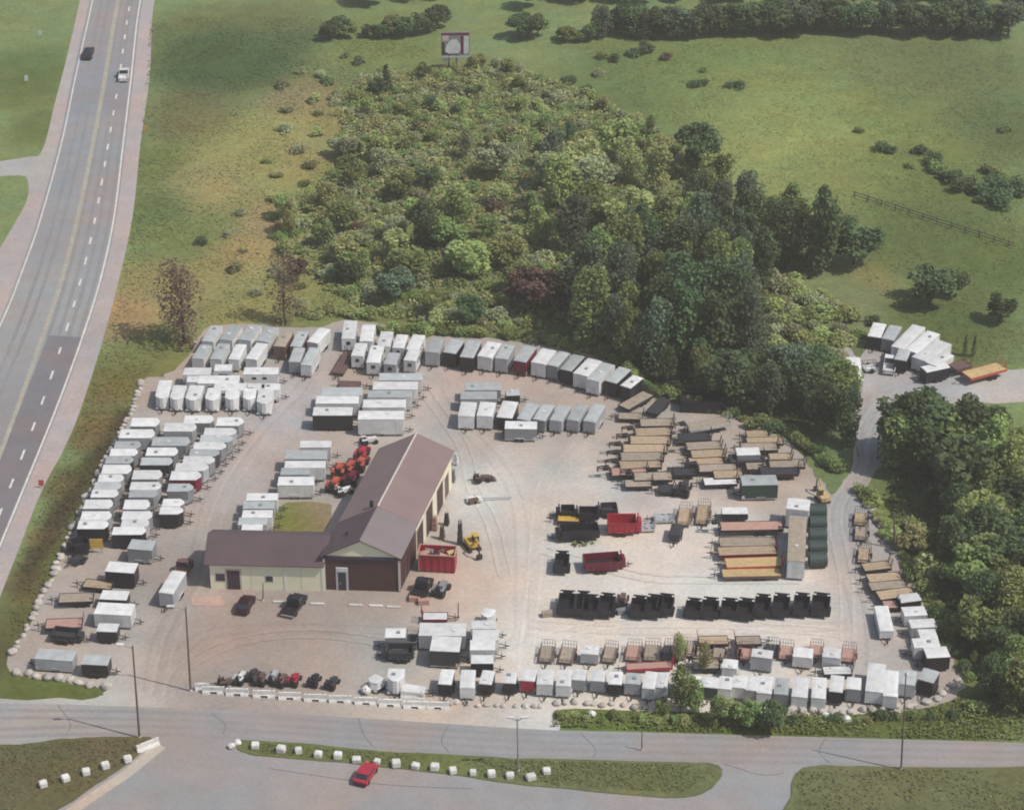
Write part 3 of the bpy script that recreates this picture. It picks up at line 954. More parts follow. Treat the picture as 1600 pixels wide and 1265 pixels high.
def util_trailer(root, L, W, H, col, tdir=1):
    deck, fr = C[col[0]], (C[col[1]] if len(col) > 1 else FRAME)
    key = (round(L, 1), round(W, 1), round(H, 2), tdir)
    hx, hy, z = L / 2, W / 2, .52
    s = -1 if tdir > 0 else 1
    nb = max(3, int(W / .5))

    def dk(m):
        for i in range(nb):
            y0 = -hy + (W) * i / nb
            m.box(-hx + .02, hx - .02, y0 + .015, y0 + W / nb - .015, z - .05, z + .003 * (i % 2))
    cached(key, 'deck', deck, root, dk)

    def rl(m):
        for zz in (z + .30, H - .03):
            for q in (-1, 1):
                m.box(-hx, hx, *sorted((q * hy, q * (hy + .06))), zz - .03, zz + .03)
            x = hx * tdir
            m.box(x - .03, x + .03, -hy, hy, zz - .032, zz + .032)
        k = max(2, int(L / 1.0))
        for i in range(k + 1):
            for q in (-1, 1):
                x = -hx + L * i / k
                m.box(x - .025, x + .025, *sorted((q * (hy + .005), q * (hy + .055))), z - .12, H - .06)
        for q in (-1, 1):
            m.box(-hx, hx, *sorted((q * hy, q * (hy + .08))), z - .16, z - .04)
    cached(key, 'side_rail', fr, root, rl)

    def gt(m):
        x = s * (hx + .06)
        for i in range(6):
            y = -hy + .05 + (W - .1) * i / 5
            m.tube((x, y, z - .05), (x + s * .12, y, z + 1.05), .025, n=4)
        for zz in (.0, .5, 1.05):
            m.tube((x + s * .12 * zz, -hy + .05, z + zz), (x + s * .12 * zz, hy - .05, z + zz), .03, n=4)
    cached(key, 'gate', fr, root, gt)
    xs = [s * L * .06] if L < 4.2 else [s * L * .08 - .4, s * L * .08 + .4]
    wheels(root, xs, W, .33, .22)
    fenders(root, xs, W, .33, fr, .22)
    tongue(root, hx * tdir, tdir, W, 1.2, .48)


def dump_trailer(root, L, W, H, col, tdir=1, inner=None):
    body = C[col[0]]
    ins_ = C[col[1]] if len(col) > 1 else body
    key = (round(L, 1), round(W, 1), round(H, 2), tdir)
    hx, hy, z0, t = L / 2, W / 2, .62, .07

    def bn(m):
        m.box(-hx, hx, -hy, -hy + t, z0, H); m.box(-hx, hx, hy - t, hy, z0, H)
        m.box(-hx, -hx + t, -hy + t, hy - t, z0, H); m.box(hx - t, hx, -hy + t, hy - t, z0, H)
        k = max(3, int(L / .8))
        for i in range(k + 1):
            x = -hx + .06 + (L - .12) * i / k
            for q in (-1, 1):
                m.box(x - .05, x + .05, *sorted((q * (hy + .002), q * (hy + .08))), z0 + .04, H - .07)
        for q in (-1, 1):
            m.box(-hx, hx, *sorted((q * (hy - .01), q * (hy + .09))), H - .06, H + .03)
    cached(key, 'bin', body, root, bn)
    cached(key, 'bin_floor', ins_, root, lambda m: m.box(-hx + t, hx - t, -hy + t, hy - t, z0 + .02, z0 + .10))

    def ch(m):
        for q in (-.4, .4):
            m.box(-hx + .1, hx + .2, q - .06, q + .06, z0 - .22, z0 - .01)
    cached(key, 'chassis', FRAME, root, ch)

    def hp(m):
        x = hx * tdir
        m.box(*sorted((x + tdir * .08, x + tdir * .75)), -hy * .62, hy * .62, z0 - .1, H - .1)
        m.tube((x + tdir * .3, -hy * .95, H + .18), (x + tdir * .3, hy * .95, H + .18), .12, n=8)
    cached(key, 'hydraulic_box', body, root, hp)
    s = -1 if tdir > 0 else 1
    cached(key, 'tail_gate', body, root, lambda m: m.box(*sorted((s * (hx + .01), s * (hx + .06))), -hy + .05, hy - .05, z0 + .02, H - .04))
    xs = [s * L * .05 - .42, s * L * .05 + .42]
    wheels(root, xs, W, .38, .26)
    fenders(root, xs, W, .38, body, .26)
    tongue(root, hx * tdir, tdir, W, 1.7, .5)


BUILD = {'box': box_trailer, 'flat': flat_trailer, 'util': util_trailer, 'dump': dump_trailer}
KINDNAME = {'box': ('enclosed_trailer', 'enclosed trailer'), 'flat': ('flatbed_trailer', 'flatbed trailer'), 'util': ('utility_trailer', 'utility trailer'), 'dump': ('dump_trailer', 'dump trailer')}


def describe(kind, col, opt):
    k = KINDNAME[kind][1]
    if opt.get('window'): k = 'windowed horse trailer'
    b, r = NAME[col[0]], NAME[col[1]] if len(col) > 1 else None
    if kind == 'box':
        if r and r != b: return f'{r}-roofed {b} trailer'
        return f'{b} {k}'
    if kind in ('flat', 'util'):
        return f'{b}-decked {k}'
    return f'{b} {k}'


def row(phrase, origin, items):
    """items: (kind, colours, (ax, ay), (bx, by), W, H, options) - the axis of the top edge, as photo pixels"""
    descs = [i[6].get('d') or describe(i[0], i[1], i[6]) for i in items]
    tot = {d: descs.count(d) for d in descs}
    seen = {}
    for it, d in zip(items, descs):
        kind, col, a, b, W, H, opt = it
        pa, pb = P(*a, H), P(*b, H)
        mid = (pa + pb) / 2
        L = max(1.8, (pb - pa).length)
        L = round(L * 5) / 5
        rz = math.atan2(pb.y - pa.y, pb.x - pa.x)
        root = empty(KINDNAME[kind][0], (mid.x, mid.y, 0.008), rz)
        seen[d] = seen.get(d, 0) + 1
        if tot[d] == 1: lab = f'{d} in {phrase}' if not opt.get('full') else opt['full']
        else: lab = f'{ORD[seen[d]]} {d} from the {origin} in {phrase}'
        if len(lab.replace('-', ' ').split()) > 16: print('LONG', len(lab.replace('-', ' ').split()), lab)
        tag(root, lab, 'trailer', phrase)
        kw = {k: v for k, v in opt.items() if k in ('tdir', 'nose', 'axles', 'window', 'goose')}
        BUILD[kind](root, L, W, H, col, **kw)
        if opt.get('front'): pass


def horiz(spec, ox, oy, sc, H, tdir=1, **opt):
    """(colour, y, x-left, x-right, W) in crop coordinates -> box trailers lying across the picture"""
    return [('box', c, (ox + x0 / sc, oy + y / sc), (ox + x1 / sc, oy + y / sc), W, H, dict(tdir=tdir, **opt)) for c, y, x0, x1, W in spec]


def upright(spec, H, tdir=1, kind='box', **opt):
    """(colour, near x, near y, far x, far y, W)"""
    return [(kind, c, (nx, ny), (fx, fy), W, H, dict(tdir=tdir, **opt)) for c, nx, ny, fx, fy, W in spec]


row('the column nearest the highway', 'back', horiz([  # shade on white sides is put into the grey and charcoal body colours
    ('hw', 195, 525, 745, 2.6), ('gw', 285, 435, 710, 2.6), ('hG', 372, 395, 600, 2.1), ('hw', 430, 362, 575, 2.1), ('KG', 490, 328, 540, 2.1), ('hw', 562, 298, 528, 2.6),
    ('gw', 632, 268, 468, 2.1), ('hG', 692, 240, 443, 2.1), ('hw', 752, 215, 423, 2.1), ('hw', 835, 162, 378, 2.5), ('gw', 925, 135, 368, 2.4), ('kw', 995, 112, 342, 2.2)], 100, 620, 5.0, 2.55, nose=.5))
row('the second column from the highway', 'back', horiz([  # grey and charcoal bodies again carry the shade of the near sides
    ('hw', 172, 940, 1168, 2.4), ('gw', 235, 785, 1030, 2.5), ('hG', 345, 690, 982, 2.6), ('hw', 425, 645, 888, 2.4), ('KG', 500, 600, 850, 2.2), ('hw', 605, 538, 765, 2.6),
    ('gw', 693, 520, 755, 2.2), ('hG', 752, 510, 730, 2.1), ('hw', 838, 470, 668, 2.6), ('hw', 922, 455, 688, 2.2), ('gw', 982, 448, 665, 2.1), ('kw', 1043, 382, 636, 2.0)], 100, 620, 5.0, 2.6, nose=.5))
row('the third column from the highway', 'back', horiz([  # near-side shade painted as grey and charcoal; maroon and black are own colours
    ('hw', 190, 1195, 1400, 2.6), ('gw', 268, 1095, 1348, 2.2), ('hG', 325, 1062, 1318, 2.2), ('hw', 380, 1012, 1268, 2.2), ('KG', 432, 980, 1215, 2.2), ('hw', 490, 930, 1178, 2.3),
    ('gw', 545, 872, 1128, 2.2), ('mw', 612, 832, 1070, 2.5), ('hG', 705, 812, 1008, 2.2), ('hw', 822, 772, 938, 2.0), ('kw', 884, 752, 928, 2.0)], 100, 620, 5.0, 2.6, nose=.7))

row('the slanted row by the rusty tree', 'left', upright([
    ('wG', 324, 533, 339, 509, 2.0), ('wG', 353, 531, 369, 508, 2.2), ('wG', 382, 531, 399, 508, 2.2), ('wG', 409, 533, 426, 511, 2.2), ('bT', 436, 541, 450, 517, 2.0), ('bG', 462, 541, 474, 518, 1.9), ('w', 488, 535, 508, 513, 2.0)], 2.7, -1))
row('the shorter slanted row', 'left', upright([
    ('wG', 309, 560, 322, 539, 2.0), ('wG', 337, 561, 350, 537, 2.0), ('w', 365, 561, 377, 538, 1.8), ('w', 392, 561, 410, 536, 2.0), ('hG', 460, 565, 468, 543, 1.9), ('wG', 478, 570, 492, 543, 1.8)], 2.5, -1))
row('the white jumble before the slanted rows', 'left', horiz([
    ('w', 630, 400, 700, 2.4), ('w', 590, 740, 930, 2.2), ('w', 625, 1060, 1440, 2.3), ('w', 720, 560, 1010, 2.6), ('w', 800, 730, 1090, 2.4)], 230, 490, 7.03, 2.5, window=True)
    + horiz([('w', 800, 1100, 1250, 2.2), ('w', 800, 1295, 1455, 2.2), ('w', 715, 440, 560, 2.0)], 230, 490, 7.03, 2.4))
row('the white nose cone row', 'left', upright([
    ('w', 252, 622, 259, 594, 2.1), ('w', 274, 624, 282, 602, 2.1), ('w', 300, 625, 308, 602, 2.4), ('w', 330, 625, 336, 606, 2.2), ('w', 362, 624, 364, 606, 2.2), ('w', 389, 624, 391, 606, 2.0), ('w', 412, 630, 416, 608, 2.4)], 2.4, -1, nose=.8, d='rounded white trailer'))
row('the crowd at the back edge', 'left', upright([
    ('w', 544, 529, 548, 501, 2.2), ('w', 572, 533, 577, 507, 2.2), ('w', 599, 541, 605, 518, 2.1), ('w', 622, 543, 629, 523, 1.9), ('w', 644, 546, 655, 523, 2.1), ('w', 558, 556, 565, 536, 2.0), ('w', 583, 566, 590, 540, 2.2), ('g', 609, 569, 616, 551, 2.0), ('w', 640, 563, 648, 546, 2.0)], 2.6, -1, window=True))
row('the bare patch before the horse trailers', 'left', [
    ('flat', 'bb', (527, 582), (545, 552), 2.0, .7, dict(tdir=-1)), ('flat', 'bK', (530, 600), (563, 601), 2.1, .8, dict(tdir=1, d='low brown flatbed trailer'))])
row('the back row by the wood', 'left', upright([
    ('gG', 675, 550, 684, 529, 2.3), ('kG', 702, 551, 716, 531, 2.2), ('kG', 729, 558, 742, 532, 2.3), ('w', 757, 557, 773, 535, 2.5), ('gG', 783, 560, 795, 539, 2.1), ('mG', 812, 564, 829, 541, 2.2), ('w', 841, 567, 858, 546, 2.5),
    ('hG', 863, 571, 882, 550, 1.9), ('kG', 884, 578, 905, 555, 2.0), ('w', 907, 585, 930, 562, 2.6), ('wG', 926, 594, 951, 568, 2.3), ('kG', 954, 596, 977, 575, 2.2), ('kw', 977, 604, 997, 588, 1.9)], 2.9, -1))
row('the white stack behind the workshop', 'back', [
    ('box', 'wG', (502, 611), (566, 611), 2.6, 2.7, dict(tdir=1)), ('box', 'w', (494, 624), (560, 624), 2.4, 2.7, dict(tdir=1)), ('box', 'kw', (489, 642), (551, 642), 2.5, 3.0, dict(tdir=1)),
    ('box', 'wG', (592, 588), (660, 588), 2.3, 2.7, dict(tdir=1)), ('box', 'w', (583, 602), (652, 602), 2.5, 2.7, dict(tdir=1)), ('box', 'wG', (575, 615), (643, 615), 2.3, 2.7, dict(tdir=1)), ('box', 'w', (567, 630), (634, 630), 2.5, 2.8, dict(tdir=1)), ('box', 'w', (560, 648), (631, 648), 2.6, 3.2, dict(tdir=1, d='big white enclosed trailer touching the roof'))])
row('the island behind the workshop ridge', 'back', [
    ('box', 'hG', (726, 603), (783, 603), 2.5, 2.5, dict(tdir=1)), ('box', 'gG', (720, 617), (776, 617), 2.5, 2.5, dict(tdir=1))]
    + upright([('w', 728, 650, 733, 628, 2.5), ('w', 757, 650, 763, 628, 2.5)], 2.7, -1) + upright([('kw', 788, 652, 798, 627, 2.5)], 2.5, -1) + [('box', 'hw', (789, 663), (839, 664), 2.3, 2.5, dict(tdir=1)), ('box', 'kG', (790, 613), (812, 612), 2.0, 2.0, dict(tdir=1, d='small black enclosed trailer'))])
row('the slanted mid yard row', 'left', upright([
    ('gG', 817, 655, 833, 631, 2.0), ('hG', 842, 656, 857, 632, 2.0), ('gG', 868, 657, 883, 633, 2.0), ('gG', 895, 656, 910, 632, 2.0), ('gG', 921, 658, 937, 632, 2.0)], 2.4, -1))
row('the rows beside the courtyard', 'back', horiz([
    ('w', 105, 785, 1160, 2.0), ('gG', 235, 600, 1110, 2.6), ('w', 355, 590, 1095, 2.0), ('gG', 440, 545, 900, 2.0), ('w', 560, 510, 950, 2.4),
    ('w', 755, 125, 500, 2.0), ('gG', 855, 85, 460, 2.0), ('w', 965, 65, 440, 2.0), ('gG', 1055, 25, 370, 2.0), ('w', 1140, 65, 310, 2.0)], 370, 680, 7.9, 2.6))

# loose ones in the left foreground
row('the loose lower left group', 'back', [
    ('box', 'hG', (203, 849), (240, 852), 2.5, 2.6, dict(tdir=1)), ('box', 'kw', (168, 884), (212, 887), 2.5, 2.9, dict(tdir=1)),
    ('box', 'gw', (259, 926), (280, 892), 2.1, 2.7, dict(tdir=-1, d='lone white-roofed grey trailer before the office')),
    ('flat', 'tk', (132, 910), (176, 914), 2.0, .9, dict(tdir=-1)), ('flat', 'Tk', (92, 934), (146, 932), 2.2, 1.1, dict(tdir=-1)), ('box', 'kw', (158, 928), (200, 930), 2.2, 1.9, dict(tdir=1, d='low white-roofed black trailer')),
    ('box', 'w', (150, 949), (208, 952), 2.8, 2.5, dict(tdir=1)), ('box', 'kw', (153, 979), (184, 980), 1.9, 2.1, dict(tdir=1, d='small white-roofed black trailer')),
    ('flat', 'pk', (72, 974), (128, 972), 2.2, 1.2, dict(tdir=-1)), ('dump', 'K', (82, 984), (122, 988), 2.0, 1.5, dict(tdir=1)),
    ('box', 'gG', (58, 1020), (116, 1024), 2.4, 2.2, dict(tdir=-1)), ('box', 'kG', (130, 1029), (170, 1031), 2.2, 2.3, dict(tdir=1, d='grey-roofed black trailer'))])
row('the dark corner by the boulder line', 'back', [
    ('dump', 'k', (112, 848), (138, 842), 2.2, 1.7, dict(tdir=-1)), ('util', 'Kk', (112, 872), (130, 862), 1.8, 1.2, dict(tdir=-1, d='dark utility trailer'))])

# flatbeds at the right back
row('the flatbed park', 'back', [
    ('flat', 'T', (974, 636), (1013, 614), 2.2, 1.0, dict(tdir=-1)), ('flat', 'K', (1018, 645), (1040, 622), 2.0, .9, dict(tdir=-1)), ('flat', 'T', (966, 649), (1004, 650), 2.0, .8, dict(tdir=-1)),
    ('flat', 'Ts', (1074, 667), (1138, 656), 2.3, 1.3, dict(tdir=-1, goose=True)), ('flat', 't', (992, 675), (1048, 673), 2.4, 1.2, dict(tdir=-1, goose=True)), ('flat', 't', (1166, 678), (1200, 677), 2.1, 1.0, dict(tdir=-1)), ('flat', 't', (1167, 689), (1222, 687), 2.2, 1.0, dict(tdir=-1)),
    ('flat', 'T', (1072, 697), (1126, 694), 2.3, 1.2, dict(tdir=-1, goose=True)), ('flat', 't', (973, 700), (1042, 700), 2.4, 1.2, dict(tdir=-1, goose=True)), ('box', 'hw', (1150, 705), (1187, 704), 2.2, 2.0, dict(tdir=-1)),
    ('flat', 'T', (1000, 660), (1052, 659), 2.3, 1.1, dict(tdir=-1)), ('flat', 't', (985, 687), (1046, 687), 2.4, 1.2, dict(tdir=-1, goose=True)), ('flat', 'K', (1060, 683), (1110, 681), 2.3, 1.1, dict(tdir=-1)), ('flat', 't', (1080, 709), (1132, 707), 2.3, 1.1, dict(tdir=-1)), ('flat', 'T', (970, 713), (1036, 712), 2.4, 1.2, dict(tdir=-1, goose=True)),
    ('flat', 'K', (1140, 716), (1192, 714), 2.3, 1.1, dict(tdir=-1)), ('flat', 'T', (1158, 698), (1214, 697), 2.3, 1.1, dict(tdir=-1)), ('flat', 'K', (1188, 735), (1246, 734), 2.3, 1.2, dict(tdir=-1)), ('flat', 'T', (1166, 728), (1198, 727), 2.0, 1.0, dict(tdir=-1)), ('flat', 'K', (1044, 736), (1086, 735), 2.2, 1.0, dict(tdir=-1)), ('flat', 'K', (1030, 763), (1052, 762), 2.0, .9, dict(tdir=-1)),
    ('flat', 't', (1077, 721), (1129, 718), 2.2, 1.0, dict(tdir=-1)), ('flat', 't', (1202, 714), (1236, 713), 2.2, 1.3, dict(tdir=-1)), ('flat', 'T', (1202, 724), (1256, 723), 2.3, 1.3, dict(tdir=-1)),
    ('flat', 't', (968, 726), (1032, 723), 2.4, 1.1, dict(tdir=-1, goose=True)), ('flat', 'T', (1092, 731), (1150, 730), 2.2, 1.0, dict(tdir=-1, goose=True)), ('flat', 'p', (955, 737), (1010, 735), 2.3, 1.0, dict(tdir=-1, goose=True)),
    ('flat', 't', (1115, 741), (1160, 740), 2.2, 1.1, dict(tdir=-1)), ('flat', 'T', (990, 744), (1050, 743), 2.3, 1.1, dict(tdir=-1, goose=True)), ('flat', 'T', (976, 755), (1018, 754), 2.0, .9, dict(tdir=-1)), ('flat', 'w', (1100, 752), (1150, 750), 2.1, .9, dict(tdir=-1))])
row('the middle of the bright gravel', 'left', [
    ('util', 'tb', (1068, 815), (1072, 789), 1.9, 1.1, dict(tdir=-1)), ('util', 'tb', (1097, 813), (1101, 784), 1.9, 1.1, dict(tdir=-1)), ('box', 'K', (1054, 836), (1058, 818), 1.6, 1.5, dict(tdir=-1)),
    ('flat', 'gs', (999, 822), (1022, 821), 1.6, .7, dict(tdir=-1)), ('flat', 'gG', (1022, 808), (1052, 807), 1.7, .7, dict(tdir=-1))])
row('the mid yard dump cluster', 'left', [
    ('dump', 'k', (876, 794), (898, 794), 2.0, 1.6, dict(tdir=-1)), ('dump', 'k', (905, 797), (934, 797), 2.1, 1.7, dict(tdir=-1)), ('dump', 'K', (939, 791), (964, 790), 2.0, 1.5, dict(tdir=-1)), ('flat', 'y', (872, 808), (905, 809), 1.9, .9, dict(tdir=-1)),
    ('dump', 'k', (876, 826), (935, 822), 2.3, 1.9, dict(tdir=-1, d='long black dump trailer')), ('dump', 'r', (950, 810), (994, 810), 2.6, 2.3, dict(tdir=1)), ('dump', 'k', (877, 885), (879, 864), 1.9, 1.7, dict(tdir=1, d='upright black dump trailer')), ('dump', 'mk', (913, 873), (968, 869), 2.6, 1.9, dict(tdir=1))])
row('the stack by the white semi', 'back', [
    ('box', 'nG', (1158, 750), (1214, 749), 2.8, 2.9, dict(tdir=-1, d='grey-roofed dark green tarped trailer')), ('box', 'kw', (1128, 797), (1168, 797), 1.8, 1.5, dict(tdir=-1, d='low black trailer')),
    ('flat', 'p', (1126, 822), (1222, 820), 2.3, 1.2, dict(tdir=-1, goose=True)), ('flat', 'T', (1124, 846), (1212, 846), 2.4, 1.1, dict(tdir=-1)), ('flat', 'tm', (1122, 861), (1212, 858), 2.2, 1.2, dict(tdir=-1)), ('flat', 'Yo', (1134, 879), (1222, 876), 2.4, 1.2, dict(tdir=-1)), ('flat', 'Yb', (1128, 895), (1220, 893), 2.0, .9, dict(tdir=-1))])

row('the long black row across the yard', 'left', upright(
    [('k', 884 + 0, 950, 887, 926, 2.2), ('k', 909, 951, 912, 927, 1.9), ('k', 921, 954, 924, 932, 2.1), ('k', 945, 953, 950, 930, 2.1), ('k', 996, 954, 1000, 934, 2.1), ('k', 1020, 954, 1024, 932, 2.2), ('k', 1037, 950, 1042, 931, 2.1),
     ('k', 1082, 953, 1085, 938, 2.1), ('k', 1108, 954, 1111, 937, 2.2), ('k', 1139, 953, 1141, 938, 2.2), ('k', 1163, 957, 1167, 938, 2.2), ('k', 1190, 953, 1193, 932, 2.1), ('k', 1219, 953, 1222, 931, 2.2), ('k', 1251, 951, 1254, 930, 2.1), ('k', 1281, 951, 1284, 930, 2.4)], 1.75, 1, 'dump'))
row('the row behind the front row', 'left', [
    ('util', 'Tb', (853, 1028), (857, 1004), 1.9, 1.1, dict(tdir=-1)), ('util', 'Tb', (884, 1030), (890, 1006), 2.0, 1.1, dict(tdir=-1)), ('box', 'gw', (921, 1021), (923, 1008), 2.4, 2.0, dict(tdir=-1, d='grey box trailer')), ('util', 'TK', (951, 1028), (956, 1006), 1.8, 1.1, dict(tdir=-1)),
    ('util', 'pb', (988, 1026), (992, 1003), 2.0, 1.1, dict(tdir=-1)), ('util', 'Tb', (1018, 1026), (1021, 1002), 2.1, 1.1, dict(tdir=-1)), ('util', 'KK', (1046, 1026), (1050, 1002), 2.0, 1.2, dict(tdir=-1)), ('flat', 'pr', (978, 1041), (1050, 1037), 1.4, .8, dict(tdir=-1, d='long pink-decked flatbed trailer with red rails')),
    ('flat', 'tk', (1092, 1000), (1137, 999), 1.9, .9, dict(tdir=1)), ('util', 'Tb', (1094, 1024), (1098, 1005), 1.9, 1.0, dict(tdir=-1)), ('flat', 'Tk', (1082, 1037), (1124, 1036), 2.1, 1.0, dict(tdir=-1)), ('util', 'Tb', (1124, 1026), (1127, 1008), 1.9, 1.0, dict(tdir=-1)), ('flat', 'Tk', (1150, 1000), (1188, 999), 1.9, .9, dict(tdir=1)), ('util', 'pb', (1163, 1025), (1166, 1007), 1.9, 1.1, dict(tdir=-1)),
    ('box', 'gw', (1190, 1025), (1192, 1016), 2.8, 2.6, dict(tdir=-1, d='broad grey box trailer')), ('util', 'KK', (1206, 1018), (1208, 1000), 1.8, 1.2, dict(tdir=-1)), ('util', 'pb', (1228, 1024), (1230, 1004), 1.9, 1.1, dict(tdir=-1)), ('box', 'w', (1254, 1026), (1256, 1012), 2.6, 2.1, dict(tdir=-1)), ('box', 'w', (1299, 1027), (1301, 1012), 2.4, 2.1, dict(tdir=-1)), ('util', 'pb', (1325, 1028), (1328, 1008), 1.9, 1.1, dict(tdir=-1)), ('util', 'pb', (1275, 1022), (1277, 1003), 1.8, 1.1, dict(tdir=-1)), ('util', 'Tb', (1060, 1022), (1064, 1000), 1.9, 1.1, dict(tdir=-1)), ('util', 'Kb', (1146, 1026), (1149, 1008), 1.8, 1.1, dict(tdir=-1)), ('box', 'w', (1140, 1043), (1142, 1030), 2.0, 1.8, dict(tdir=-1)), ('util', 'Tb', (1078, 1020), (1080, 1002), 1.8, 1.0, dict(tdir=-1)), ('flat', 'wk', (1286, 1047), (1330, 1046), 1.8, .9, dict(tdir=-1))])
row('the front row along the road', 'left', upright(
    [('kw', 695, 1068, 700, 1046, 1.77), ('w', 730, 1074, 732, 1046, 1.95), ('kw', 758, 1068, 764, 1047, 1.67), ('kw', 796, 1066, 799, 1050, 1.67), ('rw', 824, 1063, 828, 1046, 1.95), ('w', 851, 1069, 853, 1046, 2.14), ('w', 880, 1071, 883, 1046, 1.95), ('hw', 904, 1062, 907, 1045, 1.77), ('hw', 934, 1063, 937, 1047, 1.77),
     ('kw', 961, 1068, 963, 1049, 1.77), ('gG', 988, 1068, 991, 1051, 2.05), ('w', 1013, 1075, 1019, 1049, 1.67), ('w', 1032, 1074, 1037, 1050, 1.58), ('w', 1059, 1071, 1061, 1050, 1.77), ('nw', 1107, 1073, 1110, 1058, 2.42), ('w', 1155, 1074, 1158, 1056, 2.05), ('w', 1194, 1082, 1197, 1056, 1.95), ('hG', 1220, 1084, 1223, 1059, 1.86), ('w', 1249, 1088, 1253, 1058, 2.05), ('w', 1279, 1090, 1281, 1058, 1.86)], 2.2, -1)
    + upright([('w', 1083, 1075, 1086, 1055, 1.77), ('w', 1132, 1076, 1135, 1056, 1.77), ('gw', 1175, 1078, 1178, 1056, 1.67)], 2.2, -1)
    + upright([('kw', 1306, 1080, 1309, 1055, 1.77), ('hw', 1334, 1076, 1335, 1058, 1.86), ('w', 1366, 1080, 1371, 1036, 2.33), ('w', 1391, 1087, 1394, 1047, 1.86), ('gG', 1417, 1069, 1420, 1047, 2.14)], 2.4, -1))
row('the cluster before the workshop', 'back', [
    ('flat', 'wm', (661, 962), (699, 962), 1.7, .9, dict(tdir=1, d='white deck flatbed trailer with red rails')), ('box', 'gw', (655, 982), (728, 983), 3.0, 2.6, dict(tdir=1, d='wide white-roofed grey trailer')), ('box', 'Kw', (674, 1004), (719, 1006), 3.4, 3.0, dict(tdir=1, d='white-roofed charcoal trailer')),
    ('box', 'hw', (602, 988), (634, 988), 2.2, 2.6, dict(tdir=-1, d='white-roofed dark grey trailer')), ('dump', 'K', (606, 1012), (646, 1012), 2.3, 1.7, dict(tdir=-1)), ('util', 'Kh', (641, 1003), (645, 980), 1.5, 1.6, dict(tdir=-1, d='narrow grey utility trailer')), ('box', 'w', (759, 963), (766, 951), 1.7, 1.8, dict(tdir=-1, d='small white nose cone trailer', nose=.7)),
    ('box', 'w', (736, 975), (775, 975), 2.0, 2.3, dict(tdir=1)), ('box', 'w', (739, 991), (779, 991), 2.4, 2.4, dict(tdir=1)), ('box', 'w', (734, 1007), (774, 1007), 2.3, 2.4, dict(tdir=1)), ('box', 'kw', (736, 1029), (771, 1029), 1.9, 2.3, dict(tdir=1))])
row('the gap behind the slotted barriers', 'left', [
    ('box', 'w', (617, 1064), (620, 1044), 2.2, 2.5, dict(tdir=-1, nose=.9, d='rounded white trailer')), ('box', 'w', (582, 1063), (590, 1058), 1.7, 1.7, dict(tdir=-1, nose=.5, d='small pale trailer')), ('flat', 'ww', (630, 1073), (664, 1078), 1.8, .9, dict(tdir=1, d='white-framed low trailer'))])
row('the line along the thicket', 'back', [
    ('util', 'tk', (1345, 815), (1346, 796), 1.9, 1.1, dict(tdir=-1)), ('util', 'Tk', (1346, 838), (1347, 817), 1.9, 1.1, dict(tdir=-1)), ('util', 'tk', (1350, 874), (1352, 852), 1.8, 1.0, dict(tdir=-1)), ('flat', 't', (1348, 886), (1390, 881), 2.0, .9, dict(tdir=-1)), ('flat', 't', (1356, 903), (1406, 899), 2.1, 1.0, dict(tdir=-1)),
    ('flat', 'T', (1359, 916), (1414, 911), 2.0, 1.0, dict(tdir=-1)), ('flat', 't', (1372, 930), (1426, 923), 2.2, 1.1, dict(tdir=-1)), ('box', 'kw', (1405, 935), (1436, 931), 1.9, 1.8, dict(tdir=-1)), ('flat', 'p', (1380, 944), (1402, 943), 1.8, .9, dict(tdir=-1)), ('box', 'w', (1386, 985), (1377, 946), 1.9, 1.7, dict(tdir=-1, d='long white trailer parked end on')), ('box', 'w', (1411, 955), (1446, 953), 2.2, 2.0, dict(tdir=-1)),
    ('box', 'gw', (1422, 974), (1461, 972), 2.0, 2.1, dict(tdir=-1)), ('box', 'w', (1436, 990), (1463, 989), 2.2, 2.2, dict(tdir=-1)), ('box', 'w', (1427, 1004), (1467, 1003), 2.2, 2.3, dict(tdir=-1)), ('box', 'kw', (1445, 1019), (1482, 1017), 2.4, 2.5, dict(tdir=-1)), ('box', 'kG', (1446, 1063), (1456, 1046), 2.2, 2.6, dict(tdir=-1, d='grey-roofed black trailer'))])
row('the clearing up the drive', 'left', upright([
    ('w', 1338, 594, 1333, 558, 2.2), ('kw', 1366, 526, 1375, 505, 2.2), ('hG', 1387, 530, 1400, 509, 2.1), ('w', 1403, 543, 1436, 509, 2.3), ('w', 1424, 549, 1459, 519, 2.3), ('kG', 1407, 562, 1414, 546, 2.0), ('w', 1437, 561, 1475, 534, 2.9), ('w', 1455, 569, 1482, 552, 2.2)], 2.6, -1)
    + [('box', 'kw', (1443, 577), (1480, 569), 2.0, 2.4, dict(tdir=-1, d='low white-roofed black trailer')), ('util', 'wK', (1350, 568), (1368, 566), 2.0, 1.4, dict(tdir=-1)), ('flat', 'bb', (1488, 573), (1512, 566), 2.4, 1.5, dict(tdir=-1)), ('flat', 'Yo', (1510, 586), (1566, 571), 2.6, 1.5, dict(tdir=-1))])
semi = P(1244, 878, 3.6); semi2 = P(1247, 781, 3.6)
row('the gap beside the green bales', 'left', [
    ('box', 'wT', (1244, 876), (1247, 806), 2.5, 3.4, dict(tdir=1, d='long white semi trailer with stained roof')), ('box', 'w', (1246, 796), (1249, 779), 3.3, 3.5, dict(tdir=1, d='white cube trailer with dark hatch')),])


